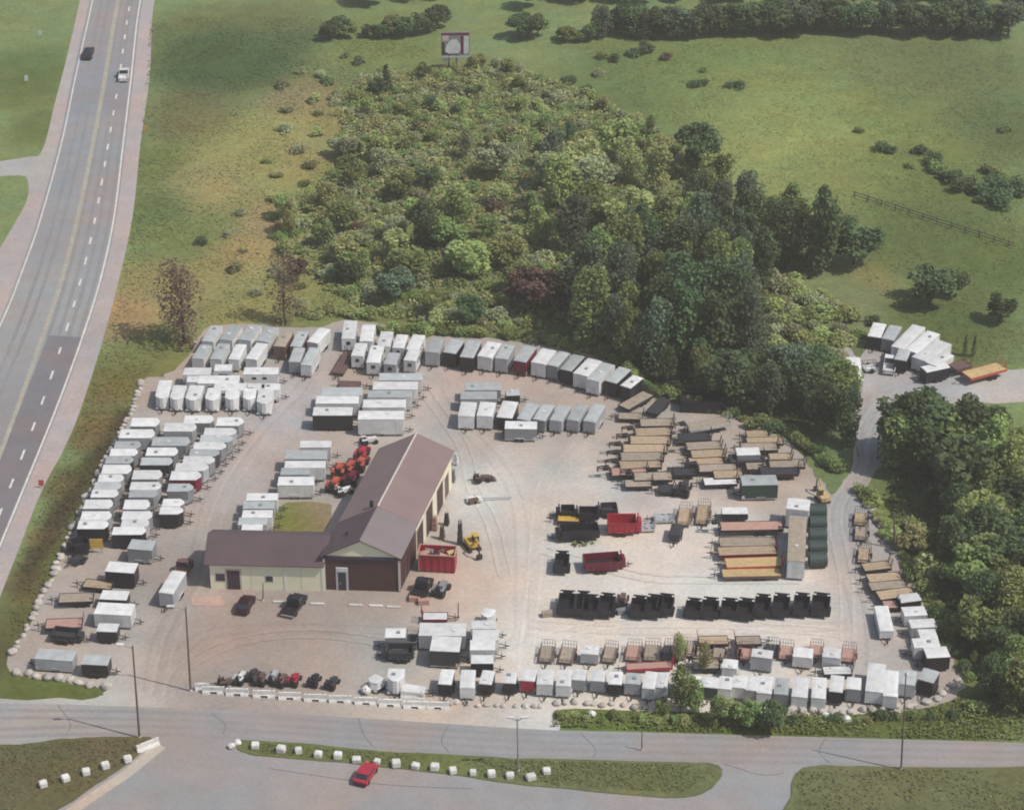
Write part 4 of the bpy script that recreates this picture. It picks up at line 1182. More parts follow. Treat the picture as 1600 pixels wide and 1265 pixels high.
# ------------------------------------------------------------------ vehicles
def vehicle(label, cat, a, b, col, W=1.85, H=1.5, pickup=False, name='parked_car', group=None):
    """a = rear, b = nose (ground pixels)"""
    pa, pb = P(*a), P(*b)
    mid = (pa + pb) / 2
    L = min(5.9, max(4.2, (pb - pa).length))
    root = empty(name, (mid.x, mid.y, .02), math.atan2(pb.y - pa.y, pb.x - pa.x))
    tag(root, label, cat, group)
    h, hy = L / 2, W / 2
    mat = C[col]
    m = MB()
    if pickup:
        bl = -h + L * .40
        m.prism_y([(-h + .1, .35), (h - .1, .35), (h, .6), (h - .05, .98), (h - L * .27, 1.05), (bl, 1.05), (bl, .62), (-h + .12, .62), (-h + .12, 1.02), (-h, 1.02), (-h, .5)][::1], -hy, hy)
        m.box(-h + .12, bl, -hy, -hy + .12, .621, 1.05); m.box(-h + .12, bl, hy - .12, hy, .621, 1.05)
        cab = [(bl + .05, 1.0), (h - L * .25, 1.0), (h - L * .36, H + .2), (bl + .15, H + .2)]
    else:
        m.prism_y([(-h + .1, .3), (h - .1, .3), (h, .55), (h - .08, .82), (h - L * .28, .98), (-h + .25, .98), (-h, .85), (-h, .5)], -hy, hy)
        cab = [(-h + .35, .95), (h - L * .25, .95), (h - L * .40, H), (-h + L * .20, H)]
    m.build('body', mat, root)
    k = MB(); k.prism_y(cab, -hy + .09, hy - .09); k.build('windows', GLASS, root)
    x0, x1, zt = cab[3][0], cab[2][0], cab[2][1]
    k = MB(); k.box(x0 + .03, x1 - .03, -hy + .10, hy - .10, zt - .03, zt + .05)
    for x, z0_, xx in ((cab[0][0], cab[0][1], cab[3][0]), (cab[1][0], cab[1][1], cab[2][0])):
        for s in (-1, 1):
            k.tube((x, s * (hy - .08), z0_), (xx, s * (hy - .1), zt), .05, n=5)
    k.build('roof', mat, root)
    for x in (-h + L * .2, h - L * .19):
        for s in (-1, 1):
            w = cached((.36,), 'wheel', RUB, root, lambda m: (m.cyl_y(0, 0, .34, -.11, .11, 12)))
            w.location = (x, s * (hy - .08), .34)
    for s in (-1, 1):
        k = MB(); k.box(h - .10, h + .02, s * hy * .72 - .2, s * hy * .72 + .2, .62, .78); k.build('headlight', LAMP, root)
        k = MB(); k.box(-h - .02, -h + .08, s * hy * .78 - .16, s * hy * .78 + .16, .66, .84); k.build('tail_light', TAIL, root)
    k = MB(); k.box(h - .05, h + .07, -hy + .06, hy - .06, .36, .56); k.box(-h - .07, -h + .05, -hy + .06, hy - .06, .36, .56); k.build('bumper', C['s'] if pickup else FRAME, root)
    return root


vehicle('black car driving up the far lane of the highway', 'car', (136, 96), (141, 79), 'k', 1.9, 1.5, name='car')
vehicle('white pickup truck in the near lane of the highway', 'pickup truck', (193, 130), (195, 113), 'w', 2.0, 1.6, True, name='pickup_truck')
vehicle('red car by the white blocks of the grass strip', 'car', (563, 1228), (581, 1200), 'r', 1.85, 1.45, name='car')
vehicle('dark maroon car nosed in at the office door', 'car', (378, 961), (390, 938), 'V', 1.8, 1.5, name='car')
vehicle('black pickup truck nosed in at the office wall', 'pickup truck', (449, 966), (471, 936), 'k', 2.0, 1.7, True, name='pickup_truck')
vehicle('dark brown pickup truck behind the lone grey trailer', 'pickup truck', (281, 903), (292, 884), 'b', 1.9, 1.6, True, name='pickup_truck')
vehicle('black pickup truck beside the garage side wall', 'pickup truck', (652, 938), (668, 910), 'k', 2.0, 1.8, True, name='pickup_truck')
vehicle('white pickup truck among the trailers of the clearing', 'pickup truck', (1388, 588), (1392, 560), 'w', 2.0, 1.7, True, name='pickup_truck')


def small_machine(label, cat, px, py, col, rz, s=1.0, name='compact_tractor', bucket=False, group=None):
    p = P(px, py)
    root = empty(name, (p.x, p.y, .01), rz)
    tag(root, label, cat, group)
    mat = C[col]
    k = MB(); k.prism_y([(-.2 * s, .45 * s), (1.5 * s, .45 * s), (1.55 * s, .95 * s), (1.4 * s, 1.1 * s), (-.2 * s, 1.2 * s)], -.36 * s, .36 * s); k.build('hood', mat, root)
    k = MB(); k.box(-1.3 * s, -.21 * s, -.45 * s, .45 * s, .5 * s, .85 * s); k.build('chassis', FRAME, root)
    k = MB(); k.box(-.95 * s, -.45 * s, -.25 * s, .25 * s, .86 * s, 1.0 * s); k.box(-1.05 * s, -.92 * s, -.25 * s, .25 * s, .9 * s, 1.45 * s); k.build('seat', C['K'], root)
    for x, r in ((-.85, .62), (1.15, .42)):
        for q in (-1, 1):
            w = cached((round(r * s, 2),), 'wheel', RUB, root, lambda m: m.cyl_y(0, 0, r * s, -.16 * s, .16 * s, 12))
            w.location = (x * s, q * .68 * s, r * s)
    k = MB()
    for q in (-1, 1):
        k.tube((-1.2 * s, q * .45 * s, .7 * s), (-1.2 * s, q * .45 * s, 2.1 * s), .05, n=5)
        k.box(-1.4 * s, -.3 * s, *sorted((q * .48 * s, q * .84 * s)), 1.22 * s, 1.3 * s)
    k.tube((-1.2 * s, -.45 * s, 2.1 * s), (-1.2 * s, .45 * s, 2.1 * s), .05, n=5)
    k.build('roll_bar', mat, root)
    if bucket:
        k = MB()
        for q in (-1, 1):
            k.tube((.1 * s, q * .42 * s, 1.2 * s), (2.0 * s, q * .5 * s, .5 * s), .07, n=5)
        k.prism_y([(1.9 * s, .1 * s), (2.6 * s, .1 * s), (2.5 * s, .2 * s), (2.05 * s, .25 * s), (2.0 * s, .75 * s), (1.9 * s, .75 * s)], -.8 * s, .8 * s)
        k.build('loader', mat, root)
    return root


BA = math.atan2(ax.y, ax.x)
for px, py, c, da, lab in ((522, 764, 'o', 0.0, 'orange tractor nearest the courtyard beside the workshop'), (530, 742, 'o', 0.15, 'orange tractor second up the workshop left wall'),
                           (545, 738, 'o', -.1, 'orange tractor closest to the workshop left eave'), (549, 754, 'm', .1, 'dark red tractor under the workshop left eave'),
                           (565, 716, 'r', .05, 'bright red tractor furthest up the workshop left wall'), (563, 731, 'o', 0.0, 'orange tractor just below the bright red one')):
    small_machine(lab, 'tractor', px, py, c, BA + da, 1.15, bucket=True, group='tractors beside the workshop')
small_machine('small white tractor at the courtyard corner', 'tractor', 537, 772, 'w', .6, .9)
small_machine('small white tractor behind the workshop corner', 'tractor', 576, 693, 'w', .4, .9)
for px, py, c, rz, lab in ((356, 1070, 'b', .4, 'rusty brown utility vehicle first behind the slotted barriers'), (376, 1064, 'w', 1.2, 'white utility vehicle between the brown and charcoal ones behind the barriers'), (395, 1060, 'K', 1.3, 'charcoal utility vehicle with white barrier right below it'),
                           (408, 1066, 'b', 1.4, 'narrow brown utility vehicle behind the barriers'), (427, 1063, 'g', 1.3, 'grey utility vehicle left of the red one behind the barriers'), (440, 1068, 'b', 1.2, 'narrow brown utility vehicle left of the red one'),
                           (460, 1067, 'r', 1.3, 'red utility vehicle behind the slotted barriers'), (491, 1068, 'k', 1.3, 'black utility vehicle behind the slotted barriers'), (519, 1072, 'K', 1.2, 'charcoal utility vehicle last behind the slotted barriers')):
    small_machine(lab, 'utility vehicle', px, py, c, rz, 0.85, 'utility_vehicle', group='utility vehicles behind the barriers')
small_machine('brown machine standing alone in mid yard', 'loader', 753, 752, 'b', .3, .85, 'loader', True)
small_machine('grey machine beside the black pickup at the garage', 'loader', 689, 926, 'h', 1.2, 1.1, 'loader')
small_machine('dark machine among the flatbed goosenecks', 'loader', 1068, 770, 'K', 1.3, 1.25, 'loader')
small_machine('charcoal machine in the dump trailer gap', 'loader', 972, 944, 'b', 1.4, 1.0, 'loader')


def excavator(label, px, py, col, rz, s=1.0):
    p = P(px, py)
    root = empty('excavator', (p.x, p.y, .01), rz)
    tag(root, label, 'excavator')
    for q in (-1, 1):
        k = MB(); k.prism_y([(-1.3 * s, .25 * s), (-1.1 * s, .02), (1.1 * s, .02), (1.3 * s, .25 * s), (1.1 * s, .5 * s), (-1.1 * s, .5 * s)], q * .75 * s - .22 * s, q * .75 * s + .22 * s); k.build('track', RUB, root)
    k = MB(); k.prism_z([(-1.3 * s, -.8 * s), (.7 * s, -.8 * s), (.9 * s, -.3 * s), (.9 * s, .8 * s), (-1.3 * s, .8 * s), (-1.5 * s, 0)], .6 * s, 1.3 * s); k.build('house', C[col], root)
    k = MB(); k.box(-.3 * s, .75 * s, .05 * s, .78 * s, 1.31 * s, 2.3 * s); k.build('cab', GLASS, root)
    k = MB(); k.box(-.36 * s, .8 * s, .0, .82 * s, 2.31 * s, 2.4 * s); k.build('cab_roof', C[col], root)
    k = MB(); k.tube((.7 * s, -.3 * s, 1.0 * s), (2.2 * s, -.3 * s, 2.9 * s), .16 * s, n=6); k.tube((2.2 * s, -.3 * s, 2.9 * s), (3.0 * s, -.3 * s, 2.5 * s), .14 * s, n=6); k.build('boom', C[col], root)
    k = MB(); k.tube((3.0 * s, -.3 * s, 2.6 * s), (3.2 * s, -.3 * s, .8 * s), .12 * s, n=6); k.build('arm', FRAME, root)
    k = MB(); k.prism_y([(2.9 * s, .15 * s), (3.4 * s, .1 * s), (3.5 * s, .8 * s), (3.1 * s, .9 * s)], -.7 * s, .1 * s); k.build('bucket', FRAME, root)


excavator('yellow excavator beside the red dumpster', 738, 856, 'y', math.pi + 2.0, 1.0)
excavator('tan excavator at the green edge by the drive', 1285, 782, 'Y', 1.9, .9)


# the red skip with its scrap
def dumpster():
    L_, W_, H_ = 5.6, 2.6, 2.9
    pa, pb = P(653, 893), P(711, 896)
    d = (pb - pa).normalized(); nrm = Vector((-d.y, d.x, 0))
    L_ = (pb - pa).length
    c = (pa + pb) / 2 + nrm * W_ / 2
    root = empty('dumpster', (c.x, c.y, .01), math.atan2(d.y, d.x))
    tag(root, 'big red open dumpster against the workshop side wall', 'dumpster')
    hx, hy, t = L_ / 2, W_ / 2, .08
    H_ = 3.0
    k = MB()
    k.box(-hx, hx, -hy, -hy + t, .2, H_); k.box(-hx, hx, hy - t, hy, .2, H_); k.box(-hx, -hx + t, -hy + t, hy - t, .2, H_); k.box(hx - t, hx, -hy + t, hy - t, .2, H_)
    k.build('side', C['r'], root)
    k = MB(); k.box(-hx + t, hx - t, -hy + t, hy - t, .22, .34); k.build('floor', C['b'], root)
    for i in range(6):
        x = -hx + .15 + (L_ - .3) * i / 5
        for q in (-1, 1):
            k = MB(); k.box(x - .06, x + .06, *sorted((q * (hy + .002), q * (hy + .1))), .25, H_ - .1); k.build('rib', C['p'] if i == 0 else C['r'], root)
    k = MB()
    for q in (-1, 1):
        k.box(-hx - .05, hx + .05, *sorted((q * (hy - .02), q * (hy + .12))), H_ - .09, H_ + .05)
    k.box(-hx - .05, -hx + .12, -hy + .05, hy - .05, H_ - .088, H_ + .052); k.box(hx - .12, hx + .05, -hy + .05, hy - .05, H_ - .088, H_ + .052)
    k.build('rim', C['p'], root)
    for i in range(4):
        k = MB(); k.cyl_y(0, 0, .14, -.08, .08, 8); w = k.build('roller', RUB, root); w.location = (-hx + .4 if i < 2 else hx - .4, (-1) ** i * (hy - .3), .15)
    r2 = random.Random(4)
    for i, (x, y, l, c_, w_) in enumerate([(-1.9, .2, 1.6, 'p', .9), (-.6, -.4, 1.9, 'K', .8), (.5, .5, 1.4, 'b', .5), (1.2, -.5, 1.8, 'p', .6), (2.0, .2, 1.5, 'Y', .8), (-1.3, .8, 1.3, 'h', .5), (.3, -.8, 1.2, 'b', .4)]):
        k = MB(); k.prism_z([(-l / 2, -w_ / 2), (l / 2, -w_ / 2 * .6), (l / 2 * .8, w_ / 2), (-l / 2 * .9, w_ / 2 * .8)], -.25, .25)
        o = k.build('scrap_piece', C[c_])
        q = Matrix.Translation(c) @ Matrix.Rotation(math.atan2(d.y, d.x), 4, 'Z') @ Vector((x, y, 0))
        o.location = (q.x, q.y, 2.3 + .3 * r2.random()); o.rotation_euler = (r2.uniform(-.4, .4), r2.uniform(-.3, .3), r2.uniform(0, 3))
        tag(o, f'{NAME[c_]} bent scrap panel {["at the left end", "left of centre", "in the middle", "near the front right", "at the right end", "at the back left", "at the front centre"][i]} of the red dumpster', 'scrap', 'scrap in the dumpster')


dumpster()
# dark roll-off bin at the wood edge
pb_ = P(1097, 648)
root = empty('roll_off_bin', (pb_.x, pb_.y + 2, .01), -.08)
tag(root, 'large black open bin at the wood edge behind the flatbeds', 'bin')
k = MB(); hx, hy = 3.4, 1.6
k.box(-hx, hx, -hy, -hy + .1, .15, 2.2); k.box(-hx, hx, hy - .1, hy, .15, 2.2); k.box(-hx, -hx + .1, -hy + .1, hy - .1, .15, 2.2); k.box(hx - .1, hx, -hy + .1, hy - .1, .15, 2.2)
k.build('side', C['k'], root)
k = MB(); k.box(-hx + .1, hx - .1, -hy + .1, hy - .1, .2, 1.5); k.build('load', C['k'], root)
for i in range(6):
    k = MB(); x = -hx + .3 + i * 1.23; k.box(x - .06, x + .06, -hy - .1, -hy - .002, .2, 2.1); k.build('rib', C['k'], root)
k = MB(); k.prism_y([(hx + .01, .15), (hx + 1.3, .15), (hx + .01, 1.7)], -hy + .1, hy - .1); k.build('sloped_end', C['k'], root)
# green tarped bales beside the semi
for i in range(5):
    p = P(1277, 808 + i * 19)
    root = empty('hay_bale', (p.x, p.y, .01), .02 * i)
    tag(root, f'dark green wrapped bale, {ORD[i + 1]} from the back right of the white semi', 'bale', 'green bales beside the semi trailer')
    k = MB(); r_ = 1.15
    k.prism_y([(r_ * math.cos(t * math.pi / 8 + .2), r_ + r_ * math.sin(t * math.pi / 8 + .2) * .98) for t in range(16)], -1.25, 1.25); o = k.build('wrap', C['n'], root); o.rotation_euler = (0, 0, math.pi / 2)
    k = MB()
    for yy in (-.8, 0, .8):
        k.prism_y([(1.17 * math.cos(t * math.pi / 8), 1.15 + 1.17 * math.sin(t * math.pi / 8) * .98) for t in range(16)], yy - .04, yy + .04)
    o = k.build('twine', C['K'], root); o.rotation_euler = (0, 0, math.pi / 2)

# ------------------------------------------------------------------ stones, blocks, barriers
def rock_mesh(seed, mat, sharp=.16):
    r = np.random.default_rng(seed)
    import bmesh
    bm = bmesh.new()
    bmesh.ops.create_icosphere(bm, subdivisions=3, radius=.5)
    dirs = r.normal(size=(7, 3)); dirs /= np.linalg.norm(dirs, axis=1)[:, None]
    cut = r.uniform(.33, .46, 7)
    for v_ in bm.verts:
        p = np.array(v_.co)
        for d, c_ in zip(dirs, cut):
            k_ = p @ d
            if k_ > c_: p = p - d * (k_ - c_) * .9
        p = p + r.normal(0, .010, 3)
        v_.co = Vector(p)
    me = bpy.data.meshes.new('boulder')
    bm.to_mesh(me); bm.free()
    me.materials.append(mat)
    return me


ROCKS = [rock_mesh(i, STONE) for i in range(6)]
WROCK = [rock_mesh(20 + i, WBLOCK) for i in range(3)]


def boulders(pixels, phrase, size, label, jitter=1.5, meshes=ROCKS):
    pts = [P(*p) for p in pixels]
    n = 0
    for a, b in zip(pts, pts[1:]):
        L_ = (b - a).length
        k = max(1, int(L_ / (size * 1.12)))
        for i in range(k):
            p = a + (b - a) * ((i + rng.uniform(-.2, .2)) / k)
            s = size * rng.uniform(.7, 1.2)
            o = link('boulder', meshes[rng.randrange(len(meshes))])
            o.location = (p.x + rng.uniform(-.3, .3), p.y + rng.uniform(-.3, .3), s * .20)
            o.scale = (s * rng.uniform(.9, 1.35), s, s * rng.uniform(.65, .9))
            o.rotation_euler = (rng.uniform(-.2, .2), rng.uniform(-.2, .2), rng.uniform(0, 6.28))
            tag(o, label, 'boulder', phrase)
            n += 1


boulders([(222, 598), (196, 666), (165, 716), (130, 790)], 'boulders along the upper yard edge', 1.0, 'pale boulder between the trailers and the highway verge')
boulders([(128, 796), (108, 843), (83, 898), (61, 943), (34, 995), (18, 1030)], 'boulders along the lower yard edge', 1.1, 'pale boulder in the lower line beside the highway verge')
boulders([(26, 1050), (78, 1060), (140, 1069), (165, 1075), (196, 1072)], 'boulders at the lower left corner', 1.25, 'pale boulder in the wall above the lower left grass strip')
boulders([(700, 1098), (760, 1103), (860, 1105)], 'boulders below the red trailer', 1.0, 'pinkish boulder on the kerb below the front row left half')
boulders([(866, 1098), (960, 1102), (1020, 1107)], 'boulders at the weedy verge', 1.1, 'pale boulder between the front row and the weedy verge')
boulders([(1225, 1112), (1330, 1113), (1400, 1106), (1465, 1093), (1500, 1066), (1498, 1052)], 'boulders round the lower right corner', 1.1, 'pale boulder in the curved line round the lower right corner')
boulders([(1356, 792), (1372, 815), (1385, 850)], 'boulders along the thicket', 1.0, 'pale boulder behind the utility trailers at the thicket')
for px, py, s, lab in ((572, 1082, 1.5, 'white boulder behind the slotted barriers left of the rounded trailer'), (1290, 1122, 1.3, 'pale boulder lying in the weeds below the front row'), (1322, 1128, 1.3, 'pale boulder low in the weeds near the road'), (925, 1118, 1.1, 'pale boulder half sunk in the verge weeds'), (362, 1168, 1.0, 'pale stone at the left tip of the long grass strip'), (371, 1163, 1.1, 'white stone at the left tip of the long grass strip')):
    p = P(px, py); o = link('boulder', WROCK[rng.randrange(3)]); o.location = (p.x, p.y, s * .33); o.scale = (s, s, s * .9); o.rotation_euler = (0, 0, rng.uniform(0, 6)); tag(o, lab, 'boulder')


def bevel_box_mesh(name, sx, sy, sz, bev, mat):
    import bmesh
    bm = bmesh.new()
    bmesh.ops.create_cube(bm, size=1.0)
    bmesh.ops.scale(bm, vec=(sx, sy, sz), verts=bm.verts)
    bmesh.ops.translate(bm, vec=(0, 0, sz / 2), verts=bm.verts)
    bmesh.ops.bevel(bm, geom=list(bm.edges), offset=bev, segments=2, affect='EDGES')
    me = bpy.data.meshes.new(name)
    bm.to_mesh(me); bm.free()
    me.materials.append(mat)
    return me


BLK = bevel_box_mesh('white_block', 1.0, .95, .8, .10, WBLOCK)
blocks = [(439, 1175), (467, 1176), (496, 1182), (528, 1186), (558, 1190), (588, 1194), (618, 1197), (648, 1201), (678, 1204), (709, 1206), (738, 1210), (768, 1214), (795, 1215), (832, 1216), (852, 1207)]
for i, (px, py) in enumerate(blocks):
    p = P(px, py); o = link('concrete_block', BLK); o.location = (p.x + rng.uniform(-.2, .2), p.y + rng.uniform(-.25, .25), .09); o.rotation_euler = (rng.uniform(-.07, .07), rng.uniform(-.07, .07), rng.uniform(-.35, .35))
    s = rng.uniform(.85, 1.1); o.scale = (s * rng.uniform(.9, 1.15), s, s * rng.uniform(.85, 1.05))
    tag(o, f'white concrete block, {ORD[i + 1]} from the left on the long grass strip', 'block', 'white blocks on the long grass strip')
for i, (px, py) in enumerate([(68, 1229), (103, 1220), (135, 1210), (165, 1200), (200, 1190)]):
    p = P(px, py); o = link('concrete_block', BLK); o.location = (p.x, p.y, .12); o.rotation_euler = (0, 0, .4 + rng.uniform(-.15, .15))
    tag(o, f'white concrete block, {ORD[i + 1]} from the left on the lower left grass island', 'block', 'white blocks on the lower left island')
p = P(399, 1169); o = link('concrete_block', BLK); o.location = (p.x, p.y, .12); tag(o, 'white concrete block standing apart at the left end of the grass strip', 'block')


def barrier(px, py, label, rz, L_=3.0, group='slotted barriers along the road', slot=True):
    p = P(px, py)
    root = empty('concrete_barrier', (p.x, p.y, .01), rz)
    tag(root, label, 'barrier', group)
    h = L_ / 2
    def fill(m):
        prof = [(-.42, 0), (.42, 0), (.36, .2), (.16, .5), (.13, 1.05), (-.13, 1.05), (-.16, .5), (-.36, .2)]
        segs = [(-h, -.45), (.45, h)] if slot else [(-h, h)]
        for x0, x1 in segs:
            n = len(prof)
            vs = [(x0, y, z) for y, z in prof] + [(x1, y, z) for y, z in prof]
            m.add(vs, [tuple(range(n - 1, -1, -1)), tuple(range(n, 2 * n))] + [(i, (i + 1) % n, (i + 1) % n + n, i + n) for i in range(n)])
        if slot:
            pr = [(-.27, .35), (.27, .35), (.16, .5), (.13, 1.05), (-.13, 1.05), (-.16, .5)]
            n = len(pr)
            vs = [(-.45, y, z) for y, z in pr] + [(.45, y, z) for y, z in pr]
            m.add(vs, [(i, (i + 1) % n, (i + 1) % n + n, i + n) for i in range(n)])
    cached((L_, slot), 'barrier_body', WBLOCK, root, fill)
    k = MB(); k.tube((h * .7, 0, 1.04), (h * .7, 0, 1.14), .05, n=5); k.tube((-h * .7, 0, 1.04), (-h * .7, 0, 1.14), .05, n=5)
    if slot: k.box(-.44, .44, -.05, .05, .02, .34)  # dark plate closing the slot opening
    k.build('loops_and_slot_plate', FRAME, root)


for i, (px, py) in enumerate([(334, 1082), (371, 1085), (413, 1088), (453, 1091), (493, 1094), (532, 1096), (572, 1099), (610, 1102), (648, 1105), (684, 1106)]):
    barrier(px, py, f'white slotted barrier, {ORD[i + 1]} from the left along the road', -.03)
barrier(316, 1077, 'white barrier right of the leaning light pole', -.02, 1.8, None, False)
barrier(645, 1090, 'white barrier behind the slotted line near the rounded white trailer', -.1, 3.2, None, False)
barrier(231, 1168, 'white barrier at the tip of the lower left grass island', .62, 3.2, None, False)
CURB = bevel_box_mesh('parking_curb', 2.0, .32, .26, .05, WBLOCK)
for i, (px, py) in enumerate([(437, 941), (496, 944), (556, 946), (587, 947), (615, 949)]):
    p = P(px, py); o = link('parking_curb', CURB); o.location = (p.x, p.y, .01); o.rotation_euler = (0, 0, -.05)
    tag(o, f'white parking curb, {ORD[i + 1]} from the left before the building', 'curb', 'parking curbs before the building')
for i, (px, py, c_, lab) in enumerate([(648, 938, 'p', 'pink crate at the garage corner'), (662, 943, 'p', 'pink crate right of the garage corner'), (855, 962, 'T', 'small timber crate left of the dump row'), (972, 958, 'h', 'small grey crate in the gap of the dump row'), (740, 786, 'b', 'brown crate under the white tow frame in mid yard')]):
    p = P(px, py); root = empty('crate', (p.x, p.y, .01), .1 * i); tag(root, lab, 'crate')
    k = MB(); k.box(-.75, .75, -.4, .4, .12, .7); k.build('sides', C[c_], root)
    for y in (-.34, 0, .34):
        k = MB(); k.box(-.78, .78, y - .06, y + .06, 0, .115); k.build('runner', C['T'], root)
    k = MB()
    for j in range(5): k.box(-.76 + j * .31, -.76 + j * .31 + .27, -.42, .42, .703, .74)
    k.build('lid', C[c_], root)
p = P(752, 783)
root = empty('tow_frame', (p.x, p.y, .01), .06); tag(root, 'pale low trailer frame with a long tow pole in mid yard', 'trailer frame')
k = MB(); k.box(-2.2, .2, -.7, -.6, .45, .58); k.box(-2.2, .2, .6, .7, .45, .58); k.box(-2.2, -2.1, -.6, .6, .45, .578); k.box(.1, .2, -.6, .6, .45, .578); k.box(-2.0, 0, -.55, .55, .52, .60); k.build('frame', C['w'], root)
k = MB(); k.tube((.2, 0, .5), (4.6, .3, .35), .09, n=6); k.build('tow_pole', C['g'], root)
wheels(root, [-1.0], 1.5, .3, .1)
# clutter along the workshop side
for px, py, h_, c_, lab in ((719, 850, 4.2, 'K', 'dark upright steel mast right of the red dumpster'), (691, 842, 2.4, 'b', 'brown upright drum rack by the workshop bay door'), (698, 820, 2.2, 'K', 'dark upright pump by the second bay door'), (680, 828, 2.6, 'p', 'pink upright panel leaning by the bay door'), (708, 752, 2.2, 'h', 'grey upright cabinet at the far bay door'), (712, 726, 2.4, 'w', 'white upright cabinet at the far end of the workshop')):
    p = P(px, py); root = empty('yard_rack', (p.x, p.y, .01), BA); tag(root, lab, 'rack')
    k = MB()
    for sx in (-.35, .35):
        for sy in (-.3, .3): k.tube((sx, sy, 0), (sx * .5, sy * .5, h_), .06, n=5)
    k.build('frame', C[c_], root)
    for j in range(3):
        k = MB(); z = .25 + j * h_ * .28; w_ = .38 - .05 * j; k.box(-w_, w_, -w_, w_, z, z + h_ * .2); k.build('shelf_load', C[c_], root)

# ------------------------------------------------------------------ poles, signs, billboard
def pole(px, py, tx, ty, label, arm=None, r=.16, name='utility_pole'):
    b = P(px, py)
    # height from the apparent top, assuming a near vertical pole
    best = min((abs(pix((b.x, b.y, h_ / 10))[1] - ty), h_ / 10) for h_ in range(30, 220))[1]
    lean = (tx - pix((b.x, b.y, best))[0]) / 12.0
    lean = max(-.6, min(.6, lean))
    root = empty(name, (b.x, b.y, 0))
    tag(root, label, 'pole' if name == 'utility_pole' else 'street light')
    k = MB(); k.tube((0, 0, -.1), (lean, 0, best), r, r * .62, n=10); k.build('pole_shaft', WOOD if name == 'utility_pole' else C['h'], root)
    k = MB(); k.tube((0, 0, 0), (0, 0, .3), r * 1.5, r * 1.4, n=10); k.build('base', CONC, root)
    for sgn, l_ in arm or []:
        k = MB(); k.tube((lean, 0, best - .4), (lean + sgn * l_, 0, best + .15), .06, n=6); k.build('arm', C['h'], root)
        x = lean + sgn * l_
        k = MB(); k.prism_z([(x - .45, -.16), (x + .45, -.2), (x + .5, 0), (x + .45, .2), (x - .45, .16)], best + .06, best + .26); k.build('lamp_head', C['w'], root)
    return root, best, lean


pole(218, 1152, 207, 1008, 'tall leaning wooden pole at the tip of the lower left island', [(-1, 1.6)])
pole(298, 1079, 290, 948, 'tall wooden pole at the yard entrance beside the barriers', [(-1, 2.0)])
pole(810, 1205, 808, 1122, 'short twin headed light pole on the long grass strip', [(-1, .9), (1, .9)], .13, 'street_light')
pole(1408, 1202, 1405, 1050, 'tall thin wooden pole on the right hand grass island', None, .13)
pole(411, 938, 411, 920, 'short dark post between the two vehicles at the office', None, .11)
pole(1003, 1172, 1003, 1154, 'short dark post standing in the road', None, .10)
pole(1398, 856, 1396, 800, 'dark post at the thicket behind the flatbeds', None, .2)
pole(716, 968, 716, 947, 'short red brown post behind the cluster before the workshop', None, .10)


def sign(px, py, w_, h_, z_, col, label, legs=1, rz=0.0):
    b = P(px, py); root = empty('road_sign', (b.x, b.y, 0), rz); tag(root, label, 'sign')
    k = MB(); k.box(-w_ / 2, w_ / 2, -.04, .04, z_, z_ + h_); k.build('panel', C[col], root)
    for i in range(legs):
        x = 0 if legs == 1 else (-w_ * .35 + i * w_ * .7)
        k = MB(); k.tube((x, .08, -.1), (x, .08, z_ + h_ * .8), .05, n=6); k.build('leg', C['h'], root)


sign(228, 208, .9, .9, .6, 'y', 'small yellow sign at the highway shoulder above the meadow')
sign(65, 762, .8, 1.0, .4, 'o', 'small orange sign at the shoulder beside the trailer columns')
sign(152, 864, 1.9, 1.6, .9, 'y', 'orange yellow square board at the front end of the nearest column', 2)
sign(42, 132, .7, 1.2, .8, 'w', 'small white sign on the bank left of the highway')
sign(63, 60, .6, 1.0, .8, 'w', 'white marker in the upper bank left of the highway')

bb = P(712, 108)
root = empty('billboard', (bb.x, bb.y, 0), .05)
tag(root, 'billboard with a white shape on dark and red above the scrub', 'billboard')
BW, BH, BZ = 6.0, 5.2, 3.1
k = MB(); k.box(-BW / 2, BW / 2, -.15, .15, BZ, BZ + BH); k.build('panel', C['h'], root)
k = MB(); k.prism_y([(-2.2, BZ + .9), (-1.4, BZ + .45), (.5, BZ + .5), (1.1, BZ + 1.3), (1.0, BZ + 2.6), (.2, BZ + 3.7), (-1.0, BZ + 3.5), (-1.9, BZ + 2.4)], -.19, -.155); k.build('white_shape', C['w'], root)
k = MB(); k.prism_y([(-2.85, BZ + .2), (.9, BZ + .2), (.4, BZ + .45), (-1.5, BZ + .42), (-2.25, BZ + .85), (-2.3, BZ + 2.9), (-2.85, BZ + 3.0)], -.186, -.156); k.build('dark_shape', C['K'], root)
k = MB(); k.box(1.75, 2.8, -.18, -.154, BZ + .4, BZ + 4.3); k.build('pale_band', C['w'], root)
k = MB(); k.box(-2.75, -1.4, -.185, -.154, BZ + 3.3, BZ + 4.5); k.build('pale_square', paint('pale_pink', (.7, .5, .5), .6), root)
k = MB(); k.box(-2.9, 2.9, -.17, -.153, BZ + 4.55, BZ + 5.0); k.box(1.15, 1.7, -.172, -.153, BZ + .3, BZ + 4.4); k.build('red_band', C['m'], root)
for x in (-1.4, 0.2):
    k = MB(); k.tube((x, .3, -.1), (x, .3, BZ + BH * .9), .16, n=8); k.build('post', WOOD, root)
k = MB(); k.box(-BW / 2, BW / 2, -.9, -.3, BZ - .25, BZ - .12); k.build('catwalk', C['h'], root)
k = MB(); k.box(-2.8, -1.5, -.3, -.2, BZ - 1.3, BZ - .35); k.build('name_plate', C['w'], root)

